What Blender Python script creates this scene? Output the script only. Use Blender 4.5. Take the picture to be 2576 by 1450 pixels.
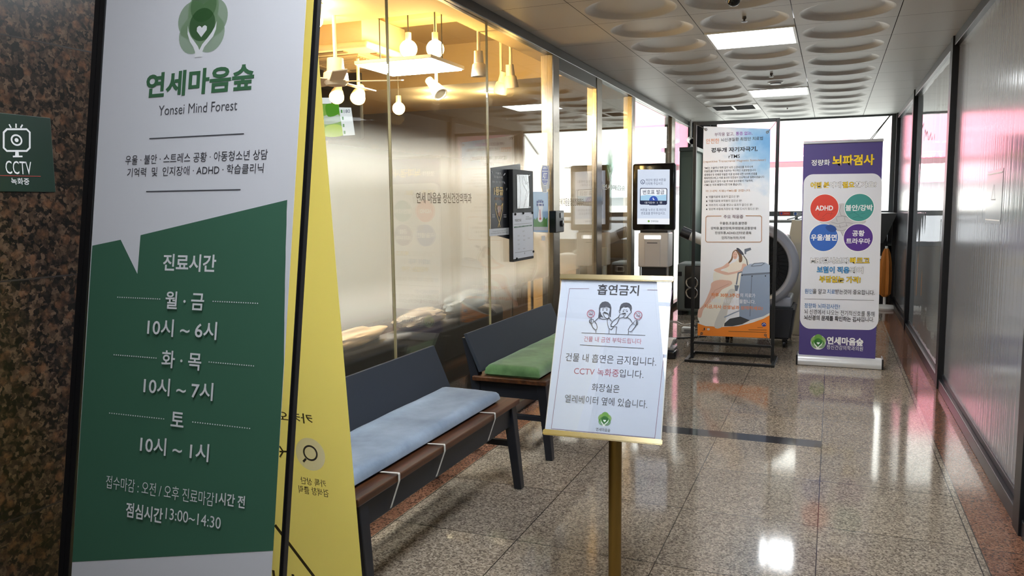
# -*- coding: utf-8 -*-
import bpy, bmesh, math, random
from mathutils import Vector, Matrix, noise
from mathutils.geometry import tessellate_polygon

for o in list(bpy.data.objects):
    bpy.data.objects.remove(o, do_unlink=True)
SC = bpy.context.scene
COL = SC.collection
random.seed(4)

# ------------------------------------------------------------------ camera
cam_data = bpy.data.cameras.new('camera')
cam = bpy.data.objects.new('camera', cam_data)
COL.objects.link(cam)
cam_data.sensor_width = 36.0
cam_data.lens = 1960.0 / 2576.0 * 36.0
cam_data.clip_start = 0.05
cam_data.clip_end = 300
cam.matrix_world = Matrix(((0.92544670, -0.03043391, 0.37765352, 0.0),
                           (0.37872831, 0.10230827, -0.91983579, 0.0),
                           (-0.01064287, 0.99428708, 0.10620703, 1.42),
                           (0, 0, 0, 1)))
SC.camera = cam

# ------------------------------------------------------------------ colour management, world, sun
SC.view_settings.view_transform = 'Standard'
SC.view_settings.look = 'None'
SC.view_settings.gamma = 1.0
SC.view_settings.use_curve_mapping = False
SC.view_settings.exposure = 0.0
SC.cycles.max_bounces = 10
SC.cycles.diffuse_bounces = 4
SC.cycles.glossy_bounces = 5
SC.cycles.transparent_max_bounces = 32
SC.cycles.caustics_reflective = False
SC.cycles.caustics_refractive = False
SC.cycles.sample_clamp_indirect = 6.0

world = bpy.data.worlds.new('sky')
SC.world = world
world.use_nodes = True
wn = world.node_tree.nodes
wn['Background'].inputs['Color'].default_value = (0.86, 0.93, 1.0, 1)
wn['Background'].inputs['Strength'].default_value = 3.6

def lamp(kind, name, loc, power, color, size=0.1, aim=None, size_y=None):
    d = bpy.data.lights.new(name, kind)
    d.energy = power
    d.color = color
    if kind == 'AREA':
        d.size = size
        if size_y:
            d.shape = 'RECTANGLE'
            d.size_y = size_y
    elif kind == 'SUN':
        d.angle = size
    else:
        d.shadow_soft_size = size
    o = bpy.data.objects.new(name, d)
    o.location = loc
    if aim is not None:
        o.rotation_euler = Vector(aim).to_track_quat('-Z', 'Y').to_euler()
    COL.objects.link(o)
    return o

lamp('SUN', 'sun', (0, 0, 30), 15.0, (1.0, 0.96, 0.9), 0.02, aim=(0.25, 1.0, -0.75))

PANEL_E = 26.0        # radiance of the corridor's ceiling panels
WARM = (1.0, 0.60, 0.20)

# ------------------------------------------------------------------ materials
def hexc(h):
    h = h.lstrip('#')
    out = []
    for i in (0, 2, 4):
        c = int(h[i:i + 2], 16) / 255
        out.append(c / 12.92 if c <= 0.04045 else ((c + 0.055) / 1.055) ** 2.4)
    return (*out, 1.0)

MATS = {}

def pm(name, col, rough=0.5, metal=0.0, spec=0.5, emit=None, estr=0.0, coat=0.0, bump=0.0, bscale=60.0, aniso=0.0):
    if name in MATS:
        return MATS[name]
    m = bpy.data.materials.new(name)
    m.use_nodes = True
    nt = m.node_tree
    b = nt.nodes['Principled BSDF']
    b.inputs['Base Color'].default_value = hexc(col) if isinstance(col, str) else (*col, 1)
    b.inputs['Roughness'].default_value = rough
    b.inputs['Metallic'].default_value = metal
    b.inputs['Specular IOR Level'].default_value = spec
    b.inputs['Coat Weight'].default_value = coat
    if emit:
        b.inputs['Emission Color'].default_value = hexc(emit) if isinstance(emit, str) else (*emit, 1)
        b.inputs['Emission Strength'].default_value = estr
    if bump:
        tc = nt.nodes.new('ShaderNodeTexCoord')
        no = nt.nodes.new('ShaderNodeTexNoise')
        no.inputs['Scale'].default_value = bscale
        no.inputs['Detail'].default_value = 4
        bp = nt.nodes.new('ShaderNodeBump')
        bp.inputs['Strength'].default_value = bump
        bp.inputs['Distance'].default_value = 0.01
        nt.links.new(tc.outputs['Object'], no.inputs['Vector'])
        nt.links.new(no.outputs['Fac'], bp.inputs['Height'])
        nt.links.new(bp.outputs['Normal'], b.inputs['Normal'])
    MATS[name] = m
    return m

class NT:
    """small helper to write node trees"""
    def __init__(s, name):
        s.m = bpy.data.materials.new(name)
        s.m.use_nodes = True
        s.t = s.m.node_tree
        s.b = s.t.nodes['Principled BSDF']
        s.out = s.t.nodes['Material Output']
    def n(s, kind, **kw):
        nd = s.t.nodes.new(kind)
        for k, v in kw.items():
            if k in nd.inputs:
                nd.inputs[k].default_value = v
            else:
                setattr(nd, k, v)
        return nd
    def l(s, a, b):
        s.t.links.new(a, b)
    def math(s, op, a, b=None, c=None):
        nd = s.t.nodes.new('ShaderNodeMath')
        nd.operation = op
        for i, v in enumerate((a, b, c)):
            if v is None:
                continue
            if isinstance(v, (int, float)):
                nd.inputs[i].default_value = v
            else:
                s.l(v, nd.inputs[i])
        return nd.outputs[0]
    def ramp(s, fac, stops, interp='LINEAR'):
        nd = s.t.nodes.new('ShaderNodeValToRGB')
        nd.color_ramp.interpolation = interp
        els = nd.color_ramp.elements
        while len(els) < len(stops):
            els.new(0.5)
        for e, (p, c) in zip(els, stops):
            e.position = p
            e.color = hexc(c) if isinstance(c, str) else (*c, 1)
        s.l(fac, nd.inputs['Fac'])
        return nd.outputs['Color']
    def mix(s, fac, a, b, mode='MIX'):
        nd = s.t.nodes.new('ShaderNodeMix')
        nd.data_type = 'RGBA'
        nd.blend_type = mode
        for i, v in ((0, fac), (6, a), (7, b)):
            if isinstance(v, (int, float)):
                nd.inputs[i].default_value = v
            elif isinstance(v, (tuple, str)):
                nd.inputs[i].default_value = hexc(v) if isinstance(v, str) else (*v[:3], 1)
            else:
                s.l(v, nd.inputs[i])
        return nd.outputs[2]

def granite(name, scale, stops, rough, joints=None, border=None, spec=0.5, blob=None):
    g = NT(name)
    tc = g.n('ShaderNodeTexCoord')
    P = tc.outputs['Object']
    wob = g.n('ShaderNodeTexNoise', Scale=scale * 0.7, Detail=3.0)
    g.l(P, wob.inputs['Vector'])
    dv = g.n('ShaderNodeMix', data_type='VECTOR')
    dv.inputs[0].default_value = 0.03 if blob else 0.012
    g.l(P, dv.inputs[4]); g.l(wob.outputs['Color'], dv.inputs[5])
    vo = g.n('ShaderNodeTexVoronoi', Scale=scale)
    g.l(dv.outputs[1], vo.inputs['Vector'])
    sx = g.n('ShaderNodeSeparateColor')
    g.l(vo.outputs['Color'], sx.inputs[0])
    n2 = g.n('ShaderNodeTexNoise', Scale=scale * 0.32, Detail=5.0, Roughness=0.7)
    g.l(P, n2.inputs['Vector'])
    kc = 0.42 if blob else 0.62
    fac = g.math('ADD', g.math('MULTIPLY', sx.outputs[0], kc), g.math('MULTIPLY', n2.outputs['Fac'], 1 - kc))
    col = g.ramp(fac, stops)
    if blob:
        v2 = g.n('ShaderNodeTexVoronoi', Scale=blob[0])
        v2.inputs['Randomness'].default_value = 1.0
        g.l(dv.outputs[1], v2.inputs['Vector'])
        n3 = g.n('ShaderNodeTexNoise', Scale=blob[0] * 3.0, Detail=4.0)
        g.l(P, n3.inputs['Vector'])
        d = g.math('ADD', v2.outputs['Distance'], g.math('MULTIPLY', n3.outputs['Fac'], 0.5))
        k = g.ramp(d, [(0.48, '#ffffff'), (0.66, '#000000')])
        col = g.mix(g.math('MULTIPLY', k, 0.75), col, g.mix(g.ramp(n2.outputs['Fac'], [(0.38, '#000000'), (0.62, '#ffffff')]), blob[1], blob[2]))
    if border:
        xyz = g.n('ShaderNodeSeparateXYZ'); g.l(P, xyz.inputs[0])
        x, y = xyz.outputs[0], xyz.outputs[1]
        # border bands of red-brown granite along both walls
        bm_ = g.math('MAXIMUM', g.math('GREATER_THAN', x, border[1]), g.math('LESS_THAN', x, border[0]))
        fac2 = g.math('ADD', g.math('MULTIPLY', sx.outputs[1], 0.62), g.math('MULTIPLY', n2.outputs['Fac'], 0.38))
        colb = g.ramp(fac2, border[2])
        # large slow change of tone between slabs
        col = g.mix(bm_, col, colb)
        ox, px, oy, py, w, jc = joints
        def dist(v, o, p):
            t = g.math('DIVIDE', g.math('SUBTRACT', v, o), p)
            fr = g.math('ABSOLUTE', g.math('SUBTRACT', g.math('FRACT', g.math('ADD', t, 0.5)), 0.5))
            return g.math('MULTIPLY', fr, p)
        dm = g.math('MINIMUM', dist(x, ox, px), dist(y, oy, py))
        dm = g.math('MINIMUM', dm, g.math('ABSOLUTE', g.math('SUBTRACT', x, border[1])))
        line = g.math('LESS_THAN', dm, w)
        # slab-to-slab tone
        cx = g.math('FLOOR', g.math('DIVIDE', g.math('SUBTRACT', x, ox), px))
        cy = g.math('FLOOR', g.math('DIVIDE', g.math('SUBTRACT', y, oy), py))
        cv = g.n('ShaderNodeCombineXYZ'); g.l(cx, cv.inputs[0]); g.l(cy, cv.inputs[1])
        wn_ = g.n('ShaderNodeTexWhiteNoise'); g.l(cv.outputs[0], wn_.inputs['Vector'])
        tone = g.ramp(wn_.outputs['Value'], [(0.0, '#e2dfdc'), (1.0, '#fffaf2')])
        col = g.mix(1.0, col, tone, 'MULTIPLY')
        strip = g.math('MULTIPLY', g.math('GREATER_THAN', y, 4.735), g.math('LESS_THAN', y, 4.875))
        strip = g.math('MULTIPLY', strip, g.math('LESS_THAN', x, -0.018))
        strip = g.math('MULTIPLY', strip, g.math('GREATER_THAN', x, -1.78))
        sc_ = g.mix(sx.outputs[2], '#2e2e33', '#43424a')
        col = g.mix(strip, col, sc_)
        col = g.mix(line, col, jc)
    g.l(col, g.b.inputs['Base Color'])
    g.b.inputs['Roughness'].default_value = rough
    g.b.inputs['Specular IOR Level'].default_value = spec
    return g.m

def thin_glass(name, tint, f0=0.045, rough=0.0, gain=1.0):
    """clear pane: lets light through, mirrors by angle"""
    g = NT(name)
    geo = g.n('ShaderNodeNewGeometry')
    dt = g.n('ShaderNodeVectorMath', operation='DOT_PRODUCT')
    g.l(geo.outputs['Incoming'], dt.inputs[0]); g.l(geo.outputs['Normal'], dt.inputs[1])
    c = g.math('ABSOLUTE', dt.outputs['Value'])
    f = g.math('POWER', g.math('SUBTRACT', 1.0, c), 5.0)
    f = g.math('MINIMUM', g.math('MULTIPLY', g.math('ADD', g.math('MULTIPLY', f, 1 - f0), f0), gain), 1.0)
    tr = g.n('ShaderNodeBsdfTransparent'); tr.inputs[0].default_value = (*tint, 1)
    gl = g.n('ShaderNodeBsdfGlossy'); gl.inputs['Roughness'].default_value = rough
    gl.inputs['Color'].default_value = (1, 1, 1, 1)
    mx = g.n('ShaderNodeMixShader')
    g.l(f, mx.inputs[0]); g.l(tr.outputs[0], mx.inputs[1]); g.l(gl.outputs[0], mx.inputs[2])
    g.l(mx.outputs[0], g.out.inputs['Surface'])
    g.t.nodes.remove(g.b)
    return g.m

def frost_film(name):
    """frosted film printed with a fade: clear at the top, dense in the middle, clear at the foot"""
    g = NT(name)
    tc = g.n('ShaderNodeTexCoord')
    xyz = g.n('ShaderNodeSeparateXYZ'); g.l(tc.outputs['Object'], xyz.inputs[0])
    z = xyz.outputs[2]
    def ss(a, b):
        nd = g.n('ShaderNodeMapRange', interpolation_type='SMOOTHSTEP')
        g.l(z, nd.inputs[0])
        nd.inputs[1].default_value = a; nd.inputs[2].default_value = b
        return nd.outputs[0]
    a = g.math('MULTIPLY', ss(0.74, 1.10), g.math('SUBTRACT', 1.0, ss(1.46, 1.82)))
    a = g.math('MULTIPLY', a, 0.93)
    df = g.n('ShaderNodeBsdfDiffuse'); df.inputs[0].default_value = (0.84, 0.82, 0.78, 1)
    tl = g.n('ShaderNodeBsdfTranslucent'); tl.inputs[0].default_value = (0.92, 0.90, 0.86, 1)
    m1 = g.n('ShaderNodeMixShader'); m1.inputs[0].default_value = 0.5
    g.l(df.outputs[0], m1.inputs[1]); g.l(tl.outputs[0], m1.inputs[2])
    tr = g.n('ShaderNodeBsdfTransparent')
    m2 = g.n('ShaderNodeMixShader')
    g.l(a, m2.inputs[0]); g.l(tr.outputs[0], m2.inputs[1]); g.l(m1.outputs[0], m2.inputs[2])
    g.l(m2.outputs[0], g.out.inputs['Surface'])
    g.t.nodes.remove(g.b)
    return g.m

def film_glass(name, col, rough, wave):
    """glass partition covered inside with grey film: dark body, strong mirror at a slant"""
    g = NT(name)
    g.b.inputs['Base Color'].default_value = hexc(col)
    g.b.inputs['Roughness'].default_value = rough
    g.b.inputs['Specular IOR Level'].default_value = 0.62
    tc = g.n('ShaderNodeTexCoord')
    mp = g.n('ShaderNodeMapping')
    mp.inputs['Scale'].default_value = (1.0, 1.7, 0.45) if wave > 0.2 else (1.0, 26.0, 0.5)
    g.l(tc.outputs['Object'], mp.inputs['Vector'])
    no = g.n('ShaderNodeTexNoise', Scale=1.0, Detail=2.0)
    g.l(mp.outputs[0], no.inputs['Vector'])
    bp = g.n('ShaderNodeBump', Strength=wave, Distance=0.03)
    g.l(no.outputs['Fac'], bp.inputs['Height'])
    g.l(bp.outputs['Normal'], g.b.inputs['Normal'])
    return g.m

def wood(name, dark, light):
    g = NT(name)
    tc = g.n('ShaderNodeTexCoord')
    mp = g.n('ShaderNodeMapping'); mp.inputs['Scale'].default_value = (14, 0.9, 14)
    g.l(tc.outputs['Object'], mp.inputs['Vector'])
    no = g.n('ShaderNodeTexNoise', Scale=2.5, Detail=6.0, Roughness=0.6)
    g.l(mp.outputs[0], no.inputs['Vector'])
    g.l(g.ramp(no.outputs['Fac'], [(0.3, dark), (0.7, light)]), g.b.inputs['Base Color'])
    g.b.inputs['Roughness'].default_value = 0.38
    return g.m

def velvet(name, a, b_):
    g = NT(name)
    tc = g.n('ShaderNodeTexCoord')
    no = g.n('ShaderNodeTexNoise', Scale=4.0, Detail=5.0, Roughness=0.6)
    g.l(tc.outputs['Object'], no.inputs['Vector'])
    g.l(g.ramp(no.outputs['Fac'], [(0.35, a), (0.68, b_)]), g.b.inputs['Base Color'])
    g.b.inputs['Roughness'].default_value = 0.85
    g.b.inputs['Sheen Weight'].default_value = 0.35
    n2 = g.n('ShaderNodeTexNoise', Scale=260.0, Detail=2.0)
    g.l(tc.outputs['Object'], n2.inputs['Vector'])
    bp = g.n('ShaderNodeBump', Strength=0.15, Distance=0.002)
    g.l(n2.outputs['Fac'], bp.inputs['Height']); g.l(bp.outputs['Normal'], g.b.inputs['Normal'])
    return g.m

def translucent_cloth(name, col, back, mix=0.5, rough=0.5):
    """printed cloth that lets light from behind glow through"""
    g = NT(name)
    g.b.inputs['Base Color'].default_value = hexc(col)
    g.b.inputs['Roughness'].default_value = rough
    tl = g.n('ShaderNodeBsdfTranslucent'); tl.inputs[0].default_value = hexc(back)
    mx = g.n('ShaderNodeMixShader'); mx.inputs[0].default_value = mix
    g.l(g.b.outputs[0], mx.inputs[1]); g.l(tl.outputs[0], mx.inputs[2])
    g.l(mx.outputs[0], g.out.inputs['Surface'])
    return g.m

def banner_wash(name):
    """off-white banner cloth with a printed blue watercolour corner"""
    g = NT(name)
    tc = g.n('ShaderNodeTexCoord')
    xyz = g.n('ShaderNodeSeparateXYZ'); g.l(tc.outputs['Object'], xyz.inputs[0])
    no = g.n('ShaderNodeTexNoise', Scale=9.0, Detail=4.0); g.l(tc.outputs['Object'], no.inputs['Vector'])
    dx = g.math('SUBTRACT', xyz.outputs[0], 0.27)
    dz = g.math('MULTIPLY', g.math('SUBTRACT', xyz.outputs[2], 1.95), 0.8)
    d = g.math('SQRT', g.math('ADD', g.math('MULTIPLY', dx, dx), g.math('MULTIPLY', dz, dz)))
    d = g.math('ADD', d, g.math('MULTIPLY', g.math('SUBTRACT', no.outputs['Fac'], 0.5), 0.28))
    c = g.ramp(d, [(0.02, '#6fa9dc'), (0.17, '#9cc4e6'), (0.36, '#e6eaf2')])
    g.l(c, g.b.inputs['Base Color'])
    g.b.inputs['Roughness'].default_value = 0.55
    return g.m

# ------------------------------------------------------------------ object helpers
def tag(o, label=None, cat=None, group=None, kind=None):
    if label: o['label'] = label
    if cat: o['category'] = cat
    if group: o['group'] = group
    if kind: o['kind'] = kind
    return o

def thing(name, label, cat, loc=(0, 0, 0), group=None, rz=0.0):
    o = bpy.data.objects.new(name, None)
    o.empty_display_size = 0.1
    o.location = loc
    o.rotation_euler = (0, 0, rz)
    COL.objects.link(o)
    return tag(o, label, cat, group)

def obj(name, bm, mat, parent=None, smooth=False, loc=None, label=None):
    me = bpy.data.meshes.new(name)
    bmesh.ops.recalc_face_normals(bm, faces=bm.faces[:])
    bm.to_mesh(me)
    bm.free()
    for m in (mat if isinstance(mat, (list, tuple)) else [mat]):
        me.materials.append(m)
    if smooth:
        me.polygons.foreach_set('use_smooth', [True] * len(me.polygons))
        try:
            me.set_sharp_from_angle(angle=math.radians(40))
        except Exception:
            pass
    o = bpy.data.objects.new(name, me)
    COL.objects.link(o)
    if parent is not None:
        o.parent = parent
    if loc is not None:
        o.location = loc
    if label:
        o['label'] = label
    return o

def struct(name, bm, mat, parent=None, smooth=False):
    o = obj(name, bm, mat, parent, smooth)
    if parent is None:
        o['kind'] = 'structure'
    return o

def B():
    return bmesh.new()

def box(bm, x0, x1, y0, y1, z0, z1, bev=0.0, seg=2, mi=0, mtx=None):
    r = bmesh.ops.create_cube(bm, size=1.0)
    vs = r['verts']
    for v in vs:
        v.co = Vector(((x0 + x1) / 2 + v.co.x * (x1 - x0), (y0 + y1) / 2 + v.co.y * (y1 - y0), (z0 + z1) / 2 + v.co.z * (z1 - z0)))
    fs = set(f for v in vs for f in v.link_faces)
    if bev > 0:
        es = list(set(e for v in vs for e in v.link_edges))
        rb = bmesh.ops.bevel(bm, geom=es, offset=bev, segments=seg, affect='EDGES', profile=0.5)
        vs = list(set(vs) & set(bm.verts)) + [v for v in rb['verts']]
        vs = list(set(v for v in vs if v.is_valid))
        fs = set(f for v in vs for f in v.link_faces)
    for f in fs:
        f.material_index = mi
    if mtx is not None:
        bmesh.ops.transform(bm, matrix=mtx, verts=[v for v in vs if v.is_valid])
    return bm

def hexa(bm, pts, mi=0):
    """8 points: bottom ring then top ring"""
    vs = [bm.verts.new(p) for p in pts]
    for f in ((3, 2, 1, 0), (4, 5, 6, 7), (0, 1, 5, 4), (1, 2, 6, 5), (2, 3, 7, 6), (3, 0, 4, 7)):
        fc = bm.faces.new([vs[i] for i in f])
        fc.material_index = mi
    return bm

def frame_axes(d):
    d = d.normalized()
    a = Vector((0, 0, 1)) if abs(d.z) < 0.9 else Vector((1, 0, 0))
    u = d.cross(a).normalized()
    return u, d.cross(u).normalized()

def tube(bm, pts, r, seg=10, cap=True, mi=0, r1=None):
    pts = [Vector(p) for p in pts]
    rings = []
    n = len(pts)
    u = None
    for i, p in enumerate(pts):
        d = (pts[min(i + 1, n - 1)] - pts[max(i - 1, 0)])
        if u is None:
            u, w = frame_axes(d)
        else:
            dn = d.normalized()
            u = (u - dn * u.dot(dn)).normalized()
            w = dn.cross(u)
        rr = r if r1 is None else r + (r1 - r) * i / max(n - 1, 1)
        rings.append([bm.verts.new(p + (u * math.cos(2 * math.pi * k / seg) + w * math.sin(2 * math.pi * k / seg)) * rr) for k in range(seg)])
    for a, b in zip(rings, rings[1:]):
        for k in range(seg):
            f = bm.faces.new((a[k], a[(k + 1) % seg], b[(k + 1) % seg], b[k]))
            f.material_index = mi
    if cap:
        bm.faces.new(rings[0][::-1]).material_index = mi
        bm.faces.new(rings[-1]).material_index = mi
    return bm

def lathe(bm, prof, mtx=None, seg=32, mi=0):
    """profile of (radius, height) turned about +Z then moved by mtx"""
    mtx = mtx or Matrix()
    rings = []
    for r, h in prof:
        if r < 1e-6:
            rings.append([bm.verts.new(mtx @ Vector((0, 0, h)))])
        else:
            rings.append([bm.verts.new(mtx @ Vector((r * math.cos(2 * math.pi * k / seg), r * math.sin(2 * math.pi * k / seg), h))) for k in range(seg)])
    for a, b in zip(rings, rings[1:]):
        if len(a) == 1 and len(b) == 1:
            continue
        for k in range(seg):
            k2 = (k + 1) % seg
            if len(a) == 1:
                f = bm.faces.new((a[0], b[k2], b[k]))
            elif len(b) == 1:
                f = bm.faces.new((a[k], a[k2], b[0]))
            else:
                f = bm.faces.new((a[k], a[k2], b[k2], b[k]))
            f.material_index = mi
    return bm

def T(x, y, z):
    return Matrix.Translation((x, y, z))

def R(deg, ax):
    return Matrix.Rotation(math.radians(deg), 4, ax)

def spline(pts, n=5, closed=True):
    out = []
    m = len(pts)
    rng = range(m) if closed else range(m - 1)
    for i in rng:
        if closed:
            p0, p1, p2, p3 = (Vector(pts[(i + k) % m]) for k in (-1, 0, 1, 2))
        else:
            p0, p1, p2, p3 = (Vector(pts[max(0, min(m - 1, i + k))]) for k in (-1, 0, 1, 2))
        for k in range(n):
            t = k / n
            out.append(0.5 * ((2 * p1) + (p2 - p0) * t + (2 * p0 - 5 * p1 + 4 * p2 - p3) * t * t + (3 * p1 - p0 - 3 * p2 + p3) * t ** 3))
    if not closed:
        out.append(Vector(pts[-1]))
    return out

# ------------------------------------------------------------------ printing on flat sheets
INK = dict(bgreen='#3f6a56', mgreen='#3f6a4c', grey='#4a4b52', dgrey='#35343c', offw='#dfe1e6', brown='#4d452c', dred='#8c3a36',
           ink='#2c2f3b', plum='#7a5a78', rplum='#b5647c', slate='#454a5a', slate2='#6c7686', cream='#e4e4dc', bone='#c9cac8',
           orange='#e8862c', skin='#d9b4a6', skin2='#c29889', dress='#e9e2d8', hair='#7d5e46', machine='#8b9cb6', machine2='#a4b4cb',
           ink2='#3c4046', orange2='#dd8448', navy='#2d3b8c', violet='#8e3fae', tan='#b98f70', tan2='#b48668', dplum='#5a3b57',
           white='#f2f3f7', pwhite='#dfe2ec', yel='#f0cf2c', brain='#c3c3c8', brainl='#8d8e96', red='#d8473a', redd='#a53a34',
           teal='#3f9490', teald='#2f7472', blue='#3566bd', blued='#2b4f96', purple='#54318c', sky='#4f9fe0', sblue='#3f77b4',
           gold='#d9bd7c', bronze='#a97a52', paper='#dfe2ec', dblue='#2a3fa8', grass='#5d9450', dgold='#4a3d22', gwhite='#e9efe9',
           film='#b9bcc6', pink='#f0a0b0')
GLOW = dict(scr='#d7e2f4', scrw='#f4f8ff', scrb='#a9d3ee', slate='#2d3a66', ink='#232c4c', blue2='#2f55b5', lgreen='#7fae4e',
            lgreen2='#5f9a60', lime='#b4d431', leaf='#4d9a1e', mist='#b9c7bb')

def ink(name, rough=0.5):
    if name.startswith('~'):
        n = name[1:]
        if n == 'foil':
            return pm('foil', '#c9ccd2', 0.22, 0.75)
        return pm('glow_' + n, '#050505', 0.25, emit=GLOW[n], estr=0.95)
    if name == 'discw':
        if name not in MATS:
            MATS[name] = translucent_cloth('ink_disc', '#ffffff', '#ffffff', 0.4)
        return MATS[name]
    return pm('ink_%s_%d' % (name, rough * 100), INK[name], rough)

def tint(name, col, a):
    if name in MATS:
        return MATS[name]
    m = pm(name, col, 0.5)
    m.node_tree.nodes['Principled BSDF'].inputs['Alpha'].default_value = a
    return m

GLYPHS = {}
def glyphs(s, off):
    key = (s, off)
    if key not in GLYPHS:
        c = bpy.data.curves.new('lettering', 'FONT')
        c.body = s
        c.size = 1.0
        c.offset = off
        c.resolution_u = 3
        c.fill_mode = 'FRONT'
        c.dimensions = '2D'
        o = bpy.data.objects.new('lettering', c)
        COL.objects.link(o)
        bpy.context.view_layer.update()
        me = bpy.data.meshes.new_from_object(o.evaluated_get(bpy.context.evaluated_depsgraph_get()))
        vs = [(v.co.x, v.co.y) for v in me.vertices]
        fs = [tuple(p.vertices) for p in me.polygons]
        bpy.data.objects.remove(o, do_unlink=True)
        bpy.data.curves.remove(c)
        bpy.data.meshes.remove(me)
        GLYPHS[key] = (vs, fs)
    return GLYPHS[key]

class Print:
    """flat artwork on a sheet: local millimetres, each element a hair above the one before"""
    STEP = 0.00004
    def __init__(s, O, ex, ez, rough=0.5, base=0.0006):
        s.O, s.ex, s.ez = Vector(O), Vector(ex), Vector(ez)
        s.nrm = s.ex.cross(s.ez).normalized()
        s.bm = bmesh.new()
        s.mats = []
        s.rough = rough
        s.h = base
    def P(s, x, y):
        return s.O + s.ex * (x / 1000) + s.ez * (y / 1000) + s.nrm * s.h
    def mi(s, m):
        if m not in s.mats:
            s.mats.append(m)
        return s.mats.index(m)
    def face(s, pts, m):
        if len(pts) < 3:
            return
        k = s.mi(m)
        vs = [s.bm.verts.new(s.P(*p[:2])) for p in pts]
        for t in tessellate_polygon([[Vector((p[0], p[1], 0)) for p in pts]]):
            try:
                s.bm.faces.new([vs[i] for i in t]).material_index = k
            except ValueError:
                pass
        s.h += s.STEP
    def text(s, txt, cx, cy, w, h, m, bold=0.0, out=None):
        mirror = txt.startswith('~')
        txt = txt.lstrip('~')
        vs, fs = glyphs(txt, bold)
        xs = [v[0] for v in vs]; ys = [v[1] for v in vs]
        bx, by = (min(xs) + max(xs)) / 2, (min(ys) + max(ys)) / 2
        sx, sy = w / (max(xs) - min(xs)), h / (max(ys) - min(ys))
        if mirror:
            sx = -sx
        todo = [(vs, fs, m)]
        if out:
            v2, f2 = glyphs(txt, out[1])
            todo.insert(0, (v2, f2, ink(out[0], s.rough)))
        for vv, ff, mm in todo:
            k = s.mi(mm)
            nv = [s.bm.verts.new(s.P(cx + (v[0] - bx) * sx, cy + (v[1] - by) * sy)) for v in vv]
            for f in ff:
                try:
                    s.bm.faces.new([nv[i] for i in f]).material_index = k
                except ValueError:
                    pass
            s.h += s.STEP
    def stroke(s, pts, w, m, closed=False):
        k = s.mi(m)
        pts = [Vector(p) for p in pts]
        n = len(pts)
        L, Rr = [], []
        for i in range(n):
            if closed:
                a, b = pts[i - 1], pts[(i + 1) % n]
            else:
                a, b = pts[max(i - 1, 0)], pts[min(i + 1, n - 1)]
            d1 = (pts[i] - a); d2 = (b - pts[i])
            d1 = d1.normalized() if d1.length > 1e-9 else d2.normalized()
            d2 = d2.normalized() if d2.length > 1e-9 else d1
            t = (d1 + d2)
            t = t.normalized() if t.length > 1e-6 else d1
            nn = Vector((-t.y, t.x))
            c = max(0.45, abs(nn.dot(Vector((-d1.y, d1.x)))))
            o = nn * (w / 2 / c)
            p = pts[i]
            L.append(s.bm.verts.new(s.P(p.x + o.x, p.y + o.y)))
            Rr.append(s.bm.verts.new(s.P(p.x - o.x, p.y - o.y)))
        for i in range(n if closed else n - 1):
            j = (i + 1) % n
            try:
                s.bm.faces.new((L[i], Rr[i], Rr[j], L[j])).material_index = k
            except ValueError:
                pass
        s.h += s.STEP
    def ell(s, cx, cy, rx, ry, m, n=None):
        n = n or (12 if max(rx, ry) < 4 else 40)
        s.face([(cx + rx * math.cos(2 * math.pi * i / n), cy + ry * math.sin(2 * math.pi * i / n)) for i in range(n)], m)
    def logo(s, cx, cy, r, style):
        petals = [(0, .50, .62), (-.40, .20, .60), (.40, .20, .60), (-.32, -.28, .60), (.32, -.28, .60), (0, .62, .52), (0, .02, .52)]
        if style == 'banner':
            cols = ['#6f9468', '#7f9f78', '#7f9f78', '#86a480', '#86a480', '#5d8658', '#2f5f30']; hand = ink('offw')
        elif style == 'glass':
            cols = ['#8fe09a'] * 7; hand = tint('film_white', '#f2f6f2', 0.85)
        else:
            cols = ['#6fae3c', '#8fc24a', '#9acb62', '#5fa53a', '#57a24a', '#7fbb58', '#1f7a3a']; hand = ink('white')
        al = 0.16 if style == 'glass' else 0.55
        for i, (x, y, q) in enumerate(petals):
            s.ell(cx + x * r, cy + y * r, q * r, q * r, tint('petal_%s_%d' % (style, i), cols[i], al), 36)
        left = [(-.54, .04), (-.50, -.14), (-.40, -.32), (-.24, -.50), (-.10, -.66), (-.03, -.80), (0, -1.0), (-.19, -1.0), (-.20, -.82), (-.28, -.66), (-.42, -.48), (-.53, -.22)]
        right = [(.54, .08), (.53, -.18), (.44, -.40), (.28, -.56), (.14, -.70), (.08, -.84), (.09, -1.0), (-.10, -1.0), (-.04, -.78), (.06, -.60), (.22, -.44), (.38, -.26), (.48, -.10)]
        for pl in (left, right):
            s.face([(cx + x * r * 1.08, cy + y * r) for x, y in pl], hand)
        ht = [(0, -.38), (-.20, -.17), (-.20, -.06), (-.12, -.01), (-.04, -.04), (0, -.09), (.04, -.04), (.12, -.01), (.20, -.06), (.20, -.17)]
        s.face([(cx + x * r, cy + y * r) for x, y in ht], hand)
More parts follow.
